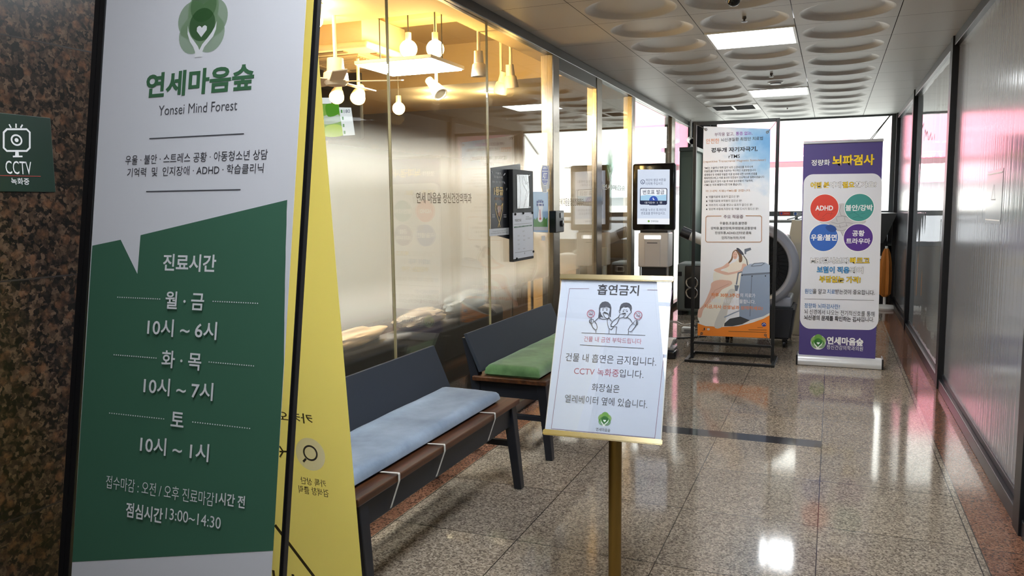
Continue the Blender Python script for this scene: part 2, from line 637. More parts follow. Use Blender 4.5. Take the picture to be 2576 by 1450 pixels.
    def draw(s, rows):
        for e in rows:
            k = e[0]
            if k == 't':
                s.text(e[1], e[2], e[3], e[4], e[5], ink(e[6], s.rough), e[7], e[8] if len(e) > 8 else None)
            elif k == 'l':
                s.stroke(list(zip(e[1][::2], e[1][1::2])), e[2], ink(e[3], s.rough), bool(e[4]))
            elif k == 'p':
                p = list(zip(e[1][::2], e[1][1::2]))
                if e[3]:
                    p = [(v.x, v.y) for v in spline([(*q, 0) for q in p], 4)]
                s.face(p, ink(e[2], s.rough))
            elif k == 'e':
                s.ell(e[1], e[2], e[3], e[4], ink(e[5], s.rough))
            elif k == 'o':
                n = 40
                s.stroke([(e[1] + e[3] * math.cos(2 * math.pi * i / n), e[2] + e[4] * math.sin(2 * math.pi * i / n)) for i in range(n)], e[5], ink(e[6], s.rough), True)
            elif k == 'g':
                s.logo(e[1], e[2], e[3], e[4])
        return s
    def build(s, name, parent):
        """the artwork becomes a part of the thing it is printed on"""
        off = parent.matrix_basis.translation
        bmesh.ops.translate(s.bm, vec=-off, verts=s.bm.verts[:])
        me = bpy.data.meshes.new(name)
        s.bm.to_mesh(me)
        s.bm.free()
        for m in s.mats:
            me.materials.append(m)
        o = bpy.data.objects.new(name, me)
        COL.objects.link(o)
        o.parent = parent
        return o

def sheet(bm, pts, th, n):
    """flat sheet from outline points (world), thickness th away from normal n"""
    n = Vector(n).normalized()
    a = [bm.verts.new(Vector(p)) for p in pts]
    b = [bm.verts.new(Vector(p) - n * th) for p in pts]
    bm.faces.new(a)
    bm.faces.new(b[::-1])
    for i in range(len(a)):
        j = (i + 1) % len(a)
        bm.faces.new((a[i], b[i], b[j], a[j]))
    return bm

def shift(bm, off):
    bmesh.ops.translate(bm, vec=-Vector(off), verts=bm.verts[:])
    return bm

DATA = {
'GREEN': [
  ['p',[8.0,1123.1,99.3,1138.0,159.5,1058.8,161.0,1149.1,587.4,1229.1,599.0,482.6,14.2,362.8],'bgreen',0],
  ['g',303.4,1624.8,72.0,'banner'],
  ['t','연세마음숲',303.8,1497.5,314.6,58.3,'mgreen',0.032],
  ['t','Yonsei Mind Forest',305.6,1437.6,229.2,22.4,'grey',-0.004],
  ['l',[168.0,1373.8,444.1,1373.0],2.45,'grey',0],
  ['l',[169.6,1250.6,445.5,1250.4],2.45,'grey',0],
  ['t','우울 · 불안 · 스트레스 공황 · 아동청소년 상담',304.9,1325.6,415.2,22.3,'dgrey',0],
  ['t','기억력  및  인지장애 · ADHD · 학습클리닉',305.1,1296.1,397.8,21.4,'dgrey',0],
  ['t','진료시간',314.1,1087.2,154.8,39.1,'offw',0.02],
  ['e',103.6,1002.5,2.0,1.4,'offw'],
  ['e',110.6,1002.5,2.0,1.4,'offw'],
  ['e',117.7,1002.5,2.0,1.4,'offw'],
  ['e',124.8,1002.5,2.0,1.4,'offw'],
  ['e',131.8,1002.6,1.9,1.4,'offw'],
  ['e',138.8,1002.6,1.9,1.4,'offw'],
  ['e',145.8,1002.6,1.9,1.4,'offw'],
  ['e',152.8,1002.6,1.9,1.4,'offw'],
  ['e',159.7,1002.6,1.9,1.4,'offw'],
  ['e',166.7,1002.6,1.9,1.4,'offw'],
  ['e',173.6,1002.7,1.9,1.4,'offw'],
  ['e',180.5,1002.7,1.9,1.4,'offw'],
  ['e',187.3,1002.7,1.9,1.4,'offw'],
  ['e',194.2,1002.7,1.9,1.4,'offw'],
  ['e',201.0,1002.7,1.9,1.4,'offw'],
  ['e',207.8,1002.8,1.9,1.4,'offw'],
  ['e',214.6,1002.8,1.9,1.4,'offw'],
  ['e',221.4,1002.8,1.9,1.4,'offw'],
  ['e',228.1,1002.8,1.9,1.4,'offw'],
  ['e',234.9,1002.8,1.9,1.4,'offw'],
  ['e',391.5,1003.4,1.7,1.4,'offw'],
  ['e',398.2,1003.4,1.7,1.4,'offw'],
  ['e',404.8,1003.4,1.7,1.4,'offw'],
  ['e',411.4,1003.4,1.7,1.4,'offw'],
  ['e',418.0,1003.4,1.7,1.4,'offw'],
  ['e',424.6,1003.5,1.7,1.4,'offw'],
  ['e',431.1,1003.5,1.7,1.4,'offw'],
  ['e',437.6,1003.5,1.7,1.4,'offw'],
  ['e',444.2,1003.5,1.7,1.3,'offw'],
  ['e',450.7,1003.5,1.7,1.3,'offw'],
  ['e',457.1,1003.5,1.7,1.3,'offw'],
  ['e',463.6,1003.5,1.7,1.3,'offw'],
  ['e',470.0,1003.5,1.7,1.3,'offw'],
  ['e',476.4,1003.5,1.7,1.3,'offw'],
  ['e',482.8,1003.5,1.7,1.3,'offw'],
  ['e',489.2,1003.5,1.7,1.3,'offw'],
  ['e',495.6,1003.5,1.7,1.3,'offw'],
  ['e',501.9,1003.5,1.7,1.3,'offw'],
  ['e',508.3,1003.5,1.7,1.3,'offw'],
  ['e',514.6,1003.5,1.6,1.3,'offw'],
  ['e',106.5,866.9,2.0,1.4,'offw'],
  ['e',113.6,866.9,2.0,1.4,'offw'],
  ['e',120.6,867.0,2.0,1.4,'offw'],
  ['e',127.7,867.0,1.9,1.4,'offw'],
  ['e',134.7,867.0,1.9,1.4,'offw'],
  ['e',141.8,867.1,1.9,1.4,'offw'],
  ['e',148.8,867.1,1.9,1.4,'offw'],
  ['e',155.7,867.2,1.9,1.4,'offw'],
  ['e',162.7,867.2,1.9,1.4,'offw'],
  ['e',169.6,867.2,1.9,1.4,'offw'],
  ['e',176.6,867.3,1.9,1.4,'offw'],
  ['e',183.4,867.3,1.9,1.4,'offw'],
  ['e',190.3,867.3,1.9,1.4,'offw'],
  ['e',197.2,867.4,1.9,1.4,'offw'],
  ['e',204.0,867.4,1.9,1.4,'offw'],
  ['e',210.8,867.5,1.9,1.4,'offw'],
  ['e',217.6,867.5,1.9,1.4,'offw'],
  ['e',224.4,867.5,1.9,1.4,'offw'],
  ['e',231.2,867.6,1.9,1.4,'offw'],
  ['e',237.9,867.6,1.9,1.4,'offw'],
  ['e',393.6,869.0,1.7,1.4,'offw'],
  ['e',400.2,869.0,1.7,1.4,'offw'],
  ['e',406.8,869.0,1.7,1.4,'offw'],
  ['e',413.5,868.9,1.7,1.4,'offw'],
  ['e',420.1,868.9,1.7,1.4,'offw'],
  ['e',426.7,868.9,1.7,1.4,'offw'],
  ['e',433.2,868.9,1.7,1.3,'offw'],
  ['e',439.8,868.9,1.7,1.3,'offw'],
  ['e',446.3,868.9,1.7,1.3,'offw'],
  ['e',452.8,868.9,1.7,1.3,'offw'],
  ['e',459.3,868.9,1.7,1.3,'offw'],
  ['e',465.7,868.8,1.7,1.3,'offw'],
  ['e',472.2,868.8,1.7,1.3,'offw'],
  ['e',478.6,868.8,1.7,1.3,'offw'],
  ['e',485.0,868.8,1.7,1.3,'offw'],
  ['e',491.4,868.8,1.7,1.3,'offw'],
  ['e',497.8,868.8,1.7,1.3,'offw'],
  ['e',504.2,868.8,1.7,1.3,'offw'],
  ['e',510.5,868.8,1.7,1.3,'offw'],
  ['e',516.8,868.7,1.6,1.3,'offw'],
  ['e',106.9,729.8,2.0,1.4,'offw'],
  ['e',114.4,729.9,2.0,1.4,'offw'],
  ['e',122.0,730.0,2.0,1.4,'offw'],
  ['e',129.5,730.1,1.9,1.4,'offw'],
  ['e',137.0,730.2,1.9,1.4,'offw'],
  ['e',144.5,730.3,1.9,1.4,'offw'],
  ['e',151.9,730.4,1.9,1.4,'offw'],
  ['e',159.4,730.5,1.9,1.4,'offw'],
  ['e',166.8,730.6,1.9,1.4,'offw'],
  ['e',174.1,730.7,1.9,1.4,'offw'],
  ['e',181.5,730.7,1.9,1.4,'offw'],
  ['e',188.8,730.8,1.9,1.4,'offw'],
  ['e',196.2,730.9,1.9,1.4,'offw'],
  ['e',203.4,731.0,1.9,1.4,'offw'],
  ['e',210.7,731.1,1.9,1.4,'offw'],
  ['e',218.0,731.2,1.9,1.4,'offw'],
  ['e',225.2,731.3,1.9,1.4,'offw'],
  ['e',232.4,731.4,1.9,1.4,'offw'],
  ['e',239.6,731.5,1.9,1.4,'offw'],
  ['e',246.7,731.6,1.9,1.4,'offw'],
  ['e',253.9,731.7,1.8,1.4,'offw'],
  ['e',261.0,731.8,1.8,1.4,'offw'],
  ['e',268.1,731.9,1.8,1.4,'offw'],
  ['e',275.2,732.0,1.8,1.4,'offw'],
  ['e',360.9,733.2,1.8,1.4,'offw'],
  ['e',368.1,733.2,1.8,1.4,'offw'],
  ['e',375.2,733.3,1.8,1.4,'offw'],
  ['e',382.3,733.4,1.7,1.4,'offw'],
  ['e',389.3,733.4,1.7,1.4,'offw'],
  ['e',396.4,733.5,1.7,1.4,'offw'],
  ['e',403.4,733.6,1.7,1.4,'offw'],
  ['e',410.4,733.6,1.7,1.4,'offw'],
  ['e',417.4,733.7,1.7,1.3,'offw'],
  ['e',424.4,733.7,1.7,1.3,'offw'],
  ['e',431.3,733.8,1.7,1.3,'offw'],
  ['e',438.2,733.9,1.7,1.3,'offw'],
  ['e',445.1,733.9,1.7,1.3,'offw'],
  ['e',452.0,734.0,1.7,1.3,'offw'],
  ['e',458.8,734.0,1.7,1.3,'offw'],
  ['e',465.7,734.1,1.7,1.3,'offw'],
  ['e',472.5,734.2,1.7,1.3,'offw'],
  ['e',479.3,734.2,1.7,1.3,'offw'],
  ['e',486.0,734.3,1.7,1.3,'offw'],
  ['e',492.8,734.3,1.7,1.3,'offw'],
  ['e',499.5,734.4,1.7,1.3,'offw'],
  ['e',506.2,734.5,1.7,1.3,'offw'],
  ['e',512.9,734.5,1.7,1.3,'offw'],
  ['e',519.6,734.6,1.6,1.3,'offw'],
  ['t','월 · 금',313.4,1001.7,113.1,39.8,'offw',0.015],
  ['t','10시 ~ 6시',310.0,938.5,203.2,39.7,'offw',0.012],
  ['t','화 · 목',316.1,867.8,116.2,39.6,'offw',0.015],
  ['t','10시 ~ 7시',311.2,804.2,203.6,39.6,'offw',0.012],
  ['t','토',316.7,734.7,37.9,33.1,'offw',0.015],
  ['t','10시 ~ 1시',312.3,669.5,201.9,39.5,'offw',0.012],
  ['t','접수마감 : 오전 / 오후 진료마감',274.8,570.1,323.0,30.5,'offw',-0.006],
  ['t','1시간 전',481.1,575.4,79.7,27.4,'offw',0.02],
  ['t','점심시간',237.6,513.9,111.9,34.5,'offw',0.02],
  ['t','13:00~14:30',380.9,521.7,157.7,25.3,'offw',0],
],
'YELLOW': [
  ['t','~카카오톡',396.8,674.9,147.8,27.3,'brown',0.015],
],
'SEARCH': [
  ['e',453.6,577.6,45.1,45.4,'discw'],
  ['o',454.0,581.1,20.0,19.5,4.99,'dgrey'],
  ['l',[438.7,563.5,429.2,554.0],6.21,'dgrey',0],
],
'ARROW': [
  ['l',[356.2,573.6,381.3,576.6],4.8,'brown',0],
  ['l',[358.2,589.4,368.2,575.0,355.5,557.8],4.79,'brown',0],
],
'HINT': [
  ['t','~카톡 상단',453.9,499.8,78.6,20.5,'brown',0.005],
  ['t','~검색창 클릭',452.5,473.6,93.3,22.1,'brown',0.005],
],
'DIAGONAL': [
  ['l',[314.4,354.3,428.4,216.7],10.01,'brown',0],
],
'NAME': [
  ['t','~kakao',278.1,192.9,165.7,39.4,'brown',0.015],
],
'CCTV': [
  ['l',[1370.3,1623.9,1423.2,1628.4,1431.2,1620.9,1428.0,1581.2,1418.7,1572.5,1365.9,1569.4,1358.3,1576.8,1361.5,1615.3],4.65,'offw',1],
  ['o',1393.7,1598.5,13.3,12.5,4.25,'offw'],
  ['e',1393.7,1598.5,5.3,5.0,'offw'],
  ['p',[1388.3,1570.7,1396.7,1571.2,1396.8,1558.7,1386.2,1558.1],'offw',0],
  ['l',[1380.3,1556.3,1406.2,1557.7],4.19,'offw',0],
  ['l',[1377.0,1636.8,1381.5,1628.3],3.64,'offw',0],
  ['l',[1395.5,1640.0,1394.6,1629.4],3.7,'offw',0],
  ['l',[1412.8,1639.0,1406.8,1630.5],3.76,'offw',0],
  ['t','CCTV',1393.5,1528.5,69.4,33.2,'offw',0.0],
  ['l',[1328.4,1506.9,1452.4,1508.1],2.0,'dred',0],
  ['t','녹화중',1394.9,1493.8,49.0,17.2,'offw',0.012],
],
'SMOKE': [
  ['t','흡연금지',223.3,541.3,156.1,41.6,'ink',0.018],
  ['l',[112.6,543.7,36.5,541.7,23.9,10.0,397.4,8.7,411.0,373.2,422.7,544.7,332.0,544.8],1.69,'plum',0],
  ['l',[100.7,371.1,337.4,372.3],1.77,'ink',0],
  ['l',[99.0,325.1,336.1,324.0],1.76,'ink',0],
  ['t','건물 내 금연 부탁드립니다',218.5,349.0,213.5,20.5,'rplum',0],
  ['t','건물 내 흡연은 금지입니다.',216.6,277.3,333.7,31.3,'ink',-0.004],
  ['t','CCTV 녹화중',169.8,227.7,166.1,28.2,'rplum',0.0],
  ['t','입니다.',298.6,228.7,86.3,28.8,'ink',-0.004],
  ['t','화장실은',209.4,171.0,101.6,28.7,'ink',-0.004],
  ['t','엘레베이터 옆에 있습니다.',213.3,123.3,299.7,29.4,'ink',-0.004],
  ['g',216.6,58.0,24.1,'colour'],
  ['t','연세마음숲',214.1,21.8,51.7,12.0,'ink',0],
  ['p',[158.1,430.6,158.8,453.5,157.7,468.7,159.8,482.2,167.4,492.0,179.2,495.4,190.6,493.1,199.8,484.5,204.2,472.2,204.8,455.2,205.1,434.4,201.3,436.1,197.0,447.3,199.7,464.5,197.2,472.0,182.9,475.3,181.3,472.4,171.9,473.0,163.8,469.9,163.3,461.3,163.4,453.6,168.2,442.4,174.2,437.9,166.3,432.8],'slate',0],
  ['l',[164.0,453.7,168.2,442.4,176.5,433.2],2.05,'ink',0],
  ['e',173.5,461.6,1.9,2.7,'ink'],
  ['e',188.2,462.2,1.9,2.7,'ink'],
  ['l',[171.0,466.9,177.9,469.0],1.49,'ink',0],
  ['l',[183.1,469.2,190.2,467.2],1.49,'ink',0],
  ['p',[177.2,452.2,178.2,455.7,186.8,453.0,195.0,448.7,194.0,445.7,185.2,449.5,182.5,448.6],'ink',0],
  ['l',[177.2,452.2,175.1,448.0,181.9,435.4,192.7,428.2,198.7,434.1,194.8,446.3],2.04,'ink',0],
  ['l',[160.8,431.1,172.5,426.5,187.3,427.1,192.7,429.2],2.05,'ink',0],
  ['l',[159.0,430.7,146.3,416.9],2.05,'ink',0],
  ['l',[144.2,419.1,153.7,407.7,158.3,394.7,156.7,385.2,150.1,385.9,141.0,394.0,135.4,407.0],2.05,'ink',0],
  ['l',[153.9,385.1,155.0,373.5],2.04,'ink',0],
  ['l',[193.0,425.4,195.3,409.5,201.4,392.8,211.1,387.7,217.8,395.4,215.5,400.9],2.03,'ink',0],
  ['l',[203.6,389.2,204.2,372.0],2.02,'ink',0],
  ['l',[193.0,425.4,199.7,432.7,210.6,418.6],2.03,'ink',0],
  ['p',[235.4,463.9,235.8,475.2,239.5,485.8,248.2,491.8,259.1,493.5,270.3,490.6,278.3,482.4,281.0,471.2,279.2,459.8,276.3,461.6,273.7,470.9,266.7,478.2,256.8,476.0,249.3,478.5,242.5,471.7,240.2,465.9,240.0,458.4],'slate',0],
  ['l',[234.9,463.8,234.6,456.3,238.7,451.7],2.02,'ink',0],
  ['l',[278.9,463.6,280.0,456.1,275.2,452.1,268.7,442.5,262.9,435.7,256.6,434.5,252.7,437.2],2.0,'ink',0],
  ['e',249.9,459.7,2.0,2.4,'ink'],
  ['e',264.0,459.6,2.0,2.4,'ink'],
  ['l',[250.3,466.3,255.9,464.6],1.46,'ink',0],
  ['l',[257.8,464.7,264.0,466.4],1.46,'ink',0],
  ['p',[239.6,447.4,246.0,451.4,258.7,453.8,260.3,451.2,259.1,448.1,255.3,449.9,247.2,448.6],'ink',0],
  ['l',[239.0,447.9,233.5,436.4,237.6,431.9,251.0,436.2,260.2,446.9],2.01,'ink',0],
  ['l',[233.5,436.4,213.8,419.6,207.6,406.2,210.9,400.7,218.3,400.1,231.0,412.8,236.8,430.0],2.01,'ink',0],
  ['l',[237.6,431.9,252.7,437.2],2.01,'ink',0],
  ['l',[262.1,434.4,267.4,436.8,278.9,429.8,287.1,417.1],2.0,'ink',0],
  ['l',[217.4,399.5,230.7,399.2,229.9,372.3],2.01,'ink',0],
  ['l',[290.7,418.1,279.2,403.7,273.9,390.5,276.2,384.1,286.1,384.5,297.5,400.8,300.1,408.3],1.98,'ink',0],
  ['l',[275.7,383.1,275.3,372.9],1.98,'ink',0],
  ['o',129.4,445.7,14.1,14.2,2.62,'rplum'],
  ['l',[119.2,453.9,140.1,436.9],1.69,'rplum',0],
  ['l',[121.3,441.9,137.2,443.7],2.25,'plum',0],
  ['l',[128.8,452.4,135.5,451.6,135.1,445.9,139.9,445.1],1.13,'plum',0],
  ['o',305.7,446.4,14.4,14.9,2.52,'rplum'],
  ['l',[296.0,454.4,315.7,437.8],1.63,'rplum',0],
  ['l',[297.8,442.7,313.0,444.4],2.17,'plum',0],
  ['l',[305.1,452.9,311.5,452.2,311.1,446.6,315.6,445.8],1.08,'plum',0],
  ['l',[132.3,431.5,135.3,407.9],2.06,'ink',0],
  ['l',[125.8,418.9,130.0,424.2,140.3,424.2,142.4,416.7,139.0,409.0,133.6,406.9,126.5,412.3,125.8,418.9],1.69,'ink',0],
  ['l',[125.9,418.3,134.4,417.9],1.5,'ink',0],
  ['l',[126.2,414.5,134.7,414.1],1.5,'ink',0],
  ['l',[126.6,411.1,135.1,410.7],1.5,'ink',0],
  ['l',[302.7,431.1,300.9,408.3],1.98,'ink',0],
  ['l',[291.9,419.1,296.0,424.3,305.9,424.4,307.8,417.0,304.4,409.4,299.1,407.3,292.4,412.6,291.9,419.1],1.62,'ink',0],
  ['l',[308.1,419.2,300.1,418.2],1.44,'ink',0],
  ['l',[308.4,415.5,300.4,414.5],1.44,'ink',0],
  ['l',[308.7,412.2,300.6,411.1],1.44,'ink',0],
],
'RTMS': [
  ['p',[52.2,334.5,124.3,312.3,272.9,306.8,410.6,326.3,537.7,370.2,623.7,415.8,674.6,452.9,675.9,397.4,52.8,287.2],'cream',0],
  ['p',[52.3,325.9,124.4,303.7,272.9,302.5,410.8,317.9,538.0,357.6,624.2,395.1,675.2,428.1,680.0,222.9,372.2,218.6,53.9,214.1],'orange',0],
  ['p',[187.6,794.4,239.7,803.9,335.9,864.5,434.3,949.2,478.7,916.8,489.2,867.5,449.4,792.1,419.8,674.8,380.4,640.2,357.6,563.9,326.5,495.4,276.9,311.2,115.9,317.8,73.9,335.6,53.2,377.5,63.8,450.8,161.1,599.3,184.2,701.5],'cream',1],
  ['p',[380.4,640.2,357.6,563.9,326.5,495.4,276.9,311.2,198.9,307.4,269.4,501.6,323.9,638.4],'bone',1],
  ['p',[354.6,723.0,339.2,685.0,266.9,645.0,235.0,601.8,138.0,496.5,101.3,452.4,81.5,383.1,53.1,386.1,52.5,424.7,62.0,459.3,104.7,503.7,160.5,641.7,171.8,701.2,241.0,730.1],'skin',1],
  ['l',[322.8,697.1,201.7,634.5,137.6,522.0,80.4,460.1],4.85,'skin2',0],
  ['p',[307.8,855.6,351.6,885.6,399.4,898.9,435.8,876.4,442.4,825.1,417.8,774.7,402.7,732.7,355.2,689.6,338.5,722.6,232.7,736.6,272.8,771.2,311.1,805.6],'dress',1],
  ['p',[312.8,889.1,263.3,850.5,200.1,826.6,197.2,807.2,280.8,778.1,314.8,780.6,314.5,797.3,247.6,816.7,296.0,838.7,321.4,860.0],'skin',1],
  ['p',[435.8,876.4,465.3,873.6,472.3,842.3,433.2,808.3,309.2,775.4,308.9,793.0,416.9,822.1],'skin',1],
  ['p',[349.8,981.1,381.4,1003.9,413.8,981.9,432.1,940.9,429.8,897.8,405.9,894.1,401.6,948.7,373.6,993.8,355.0,960.4,349.4,914.7,321.1,879.2,314.4,889.1,338.0,924.5],'hair',1],
  ['e',371.2,952.4,20.8,34.8,'skin'],
  ['l',[359.7,962.2,367.8,962.3],3.21,'hair',0],
  ['l',[375.8,962.4,385.4,960.9],3.2,'hair',0],
  ['l',[365.0,937.4,377.9,937.5],3.21,'dred',0],
  ['p',[381.2,1014.6,401.9,1014.9,434.5,982.2,446.1,955.9,426.9,960.6,397.7,985.0],'slate',1],
  ['p',[449.8,1008.8,501.8,1022.6,508.5,1002.9,466.2,984.3,465.0,964.5,452.3,964.3],'slate2',0],
  ['l',[443.0,953.4,470.8,912.6,479.8,863.1],7.15,'slate',0],
  ['p',[419.0,389.9,410.9,641.1,425.7,783.2,448.3,846.0,496.9,877.5,624.6,894.7,666.4,870.9,676.2,449.7,623.7,415.8,505.8,375.4],'machine',0],
  ['p',[433.5,791.7,667.8,813.6,668.2,793.1,430.7,770.9],'slate2',0],
  ['p',[448.3,846.0,496.9,877.5,624.6,894.7,666.4,870.9,667.9,809.5,433.6,787.6],'machine2',0],
  ['l',[511.5,859.6,534.7,883.2,605.2,890.2,620.9,884.8,594.0,865.4,519.4,858.1],6.32,'slate2',1],
  ['l',[517.4,768.9,509.0,410.7],6.32,'slate2',0],
  ['e',433.8,775.1,5.6,5.8,'ink'],
  ['e',519.7,770.6,5.5,5.8,'ink'],
  ['e',632.8,775.0,5.5,5.8,'ink'],
  ['l',[387.4,690.5,401.4,795.1,433.2,806.7],11.24,'slate2',0],
  ['p',[371.4,685.9,410.0,684.5,396.6,632.3,377.2,635.9],'slate2',0],
  ['p',[287.5,311.8,290.3,337.4,336.7,381.9,425.1,405.3,509.8,375.6,442.6,336.3,362.3,315.5],'ink2',0],
  ['l',[287.7,392.4,376.1,438.5,416.1,457.0],9.78,'machine',0],
  ['t','하루 30분,3주간',293.5,592.0,247.8,37.0,'orange2',0.02],
  ['t','의 치료가',486.2,597.7,129.7,36.6,'offw',0.012],
  ['t','새로운 세상을 선물합니다.',358.0,541.7,391.6,36.9,'offw',0.015],
  ['t','지금,의사 선생님과 상의하세요!',362.5,484.7,506.5,37.0,'orange2',0.02],
  ['e',629.3,342.8,20.4,18.3,'navy'],
  ['l',[613.7,336.2,631.4,353.8,645.1,340.3],3.94,'offw',0],
  ['l',[574.7,313.4,622.0,315.8],3.16,'brown',0],
  ['l',[499.6,288.6,654.0,294.9],3.99,'brown',0],
  ['l',[326.6,267.0,654.4,274.1],4.07,'brown',0],
  ['t','1',113.1,277.4,10.0,22.3,'ink',0.02],
  ['l',[91.6,265.1,118.3,266.5],2.5,'ink',0],
  ['e',149.7,276.7,13.3,10.3,'bone'],
  ['t','부작용 없고,',259.3,2017.5,167.2,33.2,'plum',0.006],
  ['t','통증 없는,',426.8,2017.5,139.2,32.9,'violet',0.006],
  ['t','안전한',159.8,1963.3,114.0,43.0,'orange2',0.0],
  ['t','뇌신경질환 최첨단 치료법',407.7,1970.1,352.9,30.7,'ink',0.006],
  ['t','경두개 자기자극기,',345.1,1880.8,393.4,44.2,'ink',0.03],
  ['t','rTMS',347.2,1822.9,95.4,31.0,'ink',0.008],
  ['t','(repetitive Transcranial Magnetic Stimulator)',347.8,1781.9,529.1,23.6,'tan',0],
  ['t','TMS는 수술이나 마취 없이 뇌의 신경세포를 자극시켜',297.7,1727.9,416.8,20.8,'dgrey',0.004],
  ['t','우울증,불안장애 등을 치료하는 혁신적인 치료방법입니다.',312.5,1698.6,445.4,20.8,'dgrey',0.004],
  ['t','세계에서 두 번째로 우울증 치료 효과에 대한 식약처 인증을',316.6,1667.3,452.7,20.8,'dgrey',0.004],
  ['t','획득하였으며,그 치료 효과와 안전성이 임상적으로 입증되었습니다.',348.9,1638.4,516.5,20.8,'dgrey',0.004],
  ['t','입원이 필요치 않아 시술 후 바로 일상생활이 가능하며,',300.7,1607.5,418.9,20.8,'dgrey',0.004],
  ['t','rTMS 는 약과 병행하시면 더욱 좋습니다.',253.9,1577.9,324.6,20.9,'dgrey',0.004],
  ['t','마그네틱 치료(rTMS)를 권합니다.',300.4,1521.9,384.5,23.9,'tan',0.004],
  ['p',[111.1,1476.7,120.8,1476.6,121.0,1464.5,111.3,1464.7],'dgrey',0],
  ['t','약물치료에 효과가 없으신 분!',265.9,1471.9,261.7,21.7,'dgrey',0],
  ['p',[111.7,1439.7,121.4,1439.6,121.6,1427.5,111.9,1427.6],'dgrey',0],
  ['t','약물치료에 부작용이 있으신 분!',277.3,1435.1,283.5,21.7,'dgrey',0],
  ['p',[112.3,1403.4,122.0,1403.3,122.1,1391.2,112.4,1391.3],'dgrey',0],
  ['t','여러가지 시도를 했으나 효과가 없으신 분!',322.9,1398.7,373.4,21.7,'dgrey',0],
  ['p',[112.8,1367.8,122.5,1367.8,122.7,1355.6,113.0,1355.7],'dgrey',0],
  ['t','임산부,수험생,직장인 등 약물 드시기 힘드신 분!',348.5,1363.3,423.5,21.7,'dgrey',0],
  ['l',[246.6,1301.3,124.3,1301.8,111.8,1289.7,112.8,1081.1,124.2,1068.9,581.6,1072.7,592.7,1084.7,589.5,1290.9,577.9,1302.0,454.2,1302.6],5.89,'tan2',0],
  ['t','주요 적응증',349.7,1294.8,169.0,31.5,'dplum',0.004],
  ['t','우울증,조울증,불면증',350.4,1236.3,234.8,26.3,'dgrey',0.006],
  ['t','강박증,불안장애,뚜렛장애,공황장애',349.2,1192.8,386.7,26.3,'dgrey',0.006],
  ['t','만성두통,ADHD,인터넷 중독',350.7,1151.4,311.0,26.3,'dgrey',0.006],
  ['t','인지기능저하,치매',351.6,1108.5,198.7,26.4,'dgrey',0.006],
],
'ROLL': [
  ['p',[618.7,1566.4,616.7,1582.0,612.0,1597.1,604.8,1611.1,595.3,1623.4,583.8,1633.6,570.9,1641.3,557.0,1646.2,542.6,1648.0,83.7,1652.5,68.6,1651.3,54.1,1647.0,40.9,1639.7,29.4,1629.7,20.0,1617.4,13.2,1603.3,9.2,1587.9,8.1,1571.8,10.2,407.1,12.3,388.7,17.6,371.2,25.8,355.3,36.7,341.5,49.8,330.4,64.5,322.4,80.4,317.8,96.8,316.8,557.0,329.6,572.4,332.1,587.1,338.1,600.4,347.3,612.0,359.2,621.3,373.6,628.0,389.7,631.9,407.0,632.8,424.9],'pwhite',0],
  ['t','정량화',139.0,1749.5,147.7,51.2,'white',0.015,('ink',0.05)],
  ['t','뇌파검사',392.4,1762.3,323.6,90.0,'yel',0.035,('ink',0.055)],
  ['t','어떤 분',138.7,1559.9,147.0,51.5,'yel',0.02,('ink',0.052)],
  ['t','에게',260.5,1559.1,90.2,51.2,'white',0.02,('ink',0.052)],
  ['t','필요',363.0,1558.4,91.7,50.9,'yel',0.02,('ink',0.052)],
  ['t','한가요?',494.1,1557.5,165.6,50.5,'white',0.02,('ink',0.052)],
  ['p',[128.6,1300.2,143.3,1356.2,188.2,1383.8,259.4,1390.0,323.4,1403.3,400.7,1381.8,465.0,1353.7,498.4,1298.4,506.6,1243.4,469.4,1222.7,489.0,1202.0,407.9,1160.3,369.4,1167.2,335.4,1125.2,305.1,1167.0,227.5,1159.7,200.0,1208.8,146.6,1243.9],'brain',1],
  ['l',[253.4,1376.2,274.0,1334.3,262.2,1299.5],3.23,'brainl',0],
  ['l',[311.0,1389.5,299.6,1341.1,313.8,1299.3,352.5,1292.2,390.2,1312.8],3.21,'brainl',0],
  ['l',[211.8,1250.8,256.2,1285.6,326.8,1295.8,378.6,1278.2,443.1,1250.4],3.25,'brainl',0],
  ['l',[238.0,1243.8,290.2,1229.8,341.3,1243.6,405.6,1233.1],3.25,'brainl',0],
  ['l',[252.0,1208.8,316.9,1201.9,367.8,1215.8],3.24,'brainl',0],
  ['l',[265.9,1180.9,324.3,1170.5,368.7,1188.0],3.24,'brainl',0],
  ['l',[303.3,1222.8,310.7,1194.9],3.22,'brainl',0],
  ['l',[354.3,1236.7,361.6,1208.9],3.2,'brainl',0],
  ['l',[275.8,1278.6,286.4,1247.2],3.23,'brainl',0],
  ['l',[339.9,1285.3,347.3,1254.0],3.21,'brainl',0],
  ['l',[318.2,1160.0,335.4,1125.2],3.22,'brainl',0],
  ['e',180.3,1364.3,116.0,120.4,'white'],
  ['e',180.3,1364.3,111.5,115.5,'red'],
  ['e',451.9,1366.1,116.2,119.2,'white'],
  ['e',451.9,1366.1,111.8,114.4,'teal'],
  ['e',181.9,1111.7,117.7,120.6,'white'],
  ['e',181.9,1111.7,113.2,115.7,'blue'],
  ['e',452.8,1113.4,116.7,118.8,'white'],
  ['e',452.8,1113.4,112.3,113.9,'purple'],
  ['l',[131.8,1300.2,150.3,1342.1,195.6,1355.8,235.0,1341.5],3.28,'redd',0],
  ['l',[165.0,1286.0,203.1,1320.8,255.3,1313.5],3.27,'redd',0],
  ['l',[230.0,1292.7,241.7,1334.5,273.4,1355.2],3.25,'redd',0],
  ['l',[146.0,1265.0,184.8,1278.9],3.28,'redd',0],
  ['l',[371.1,1312.9,415.2,1326.5,454.2,1298.7],3.19,'teald',0],
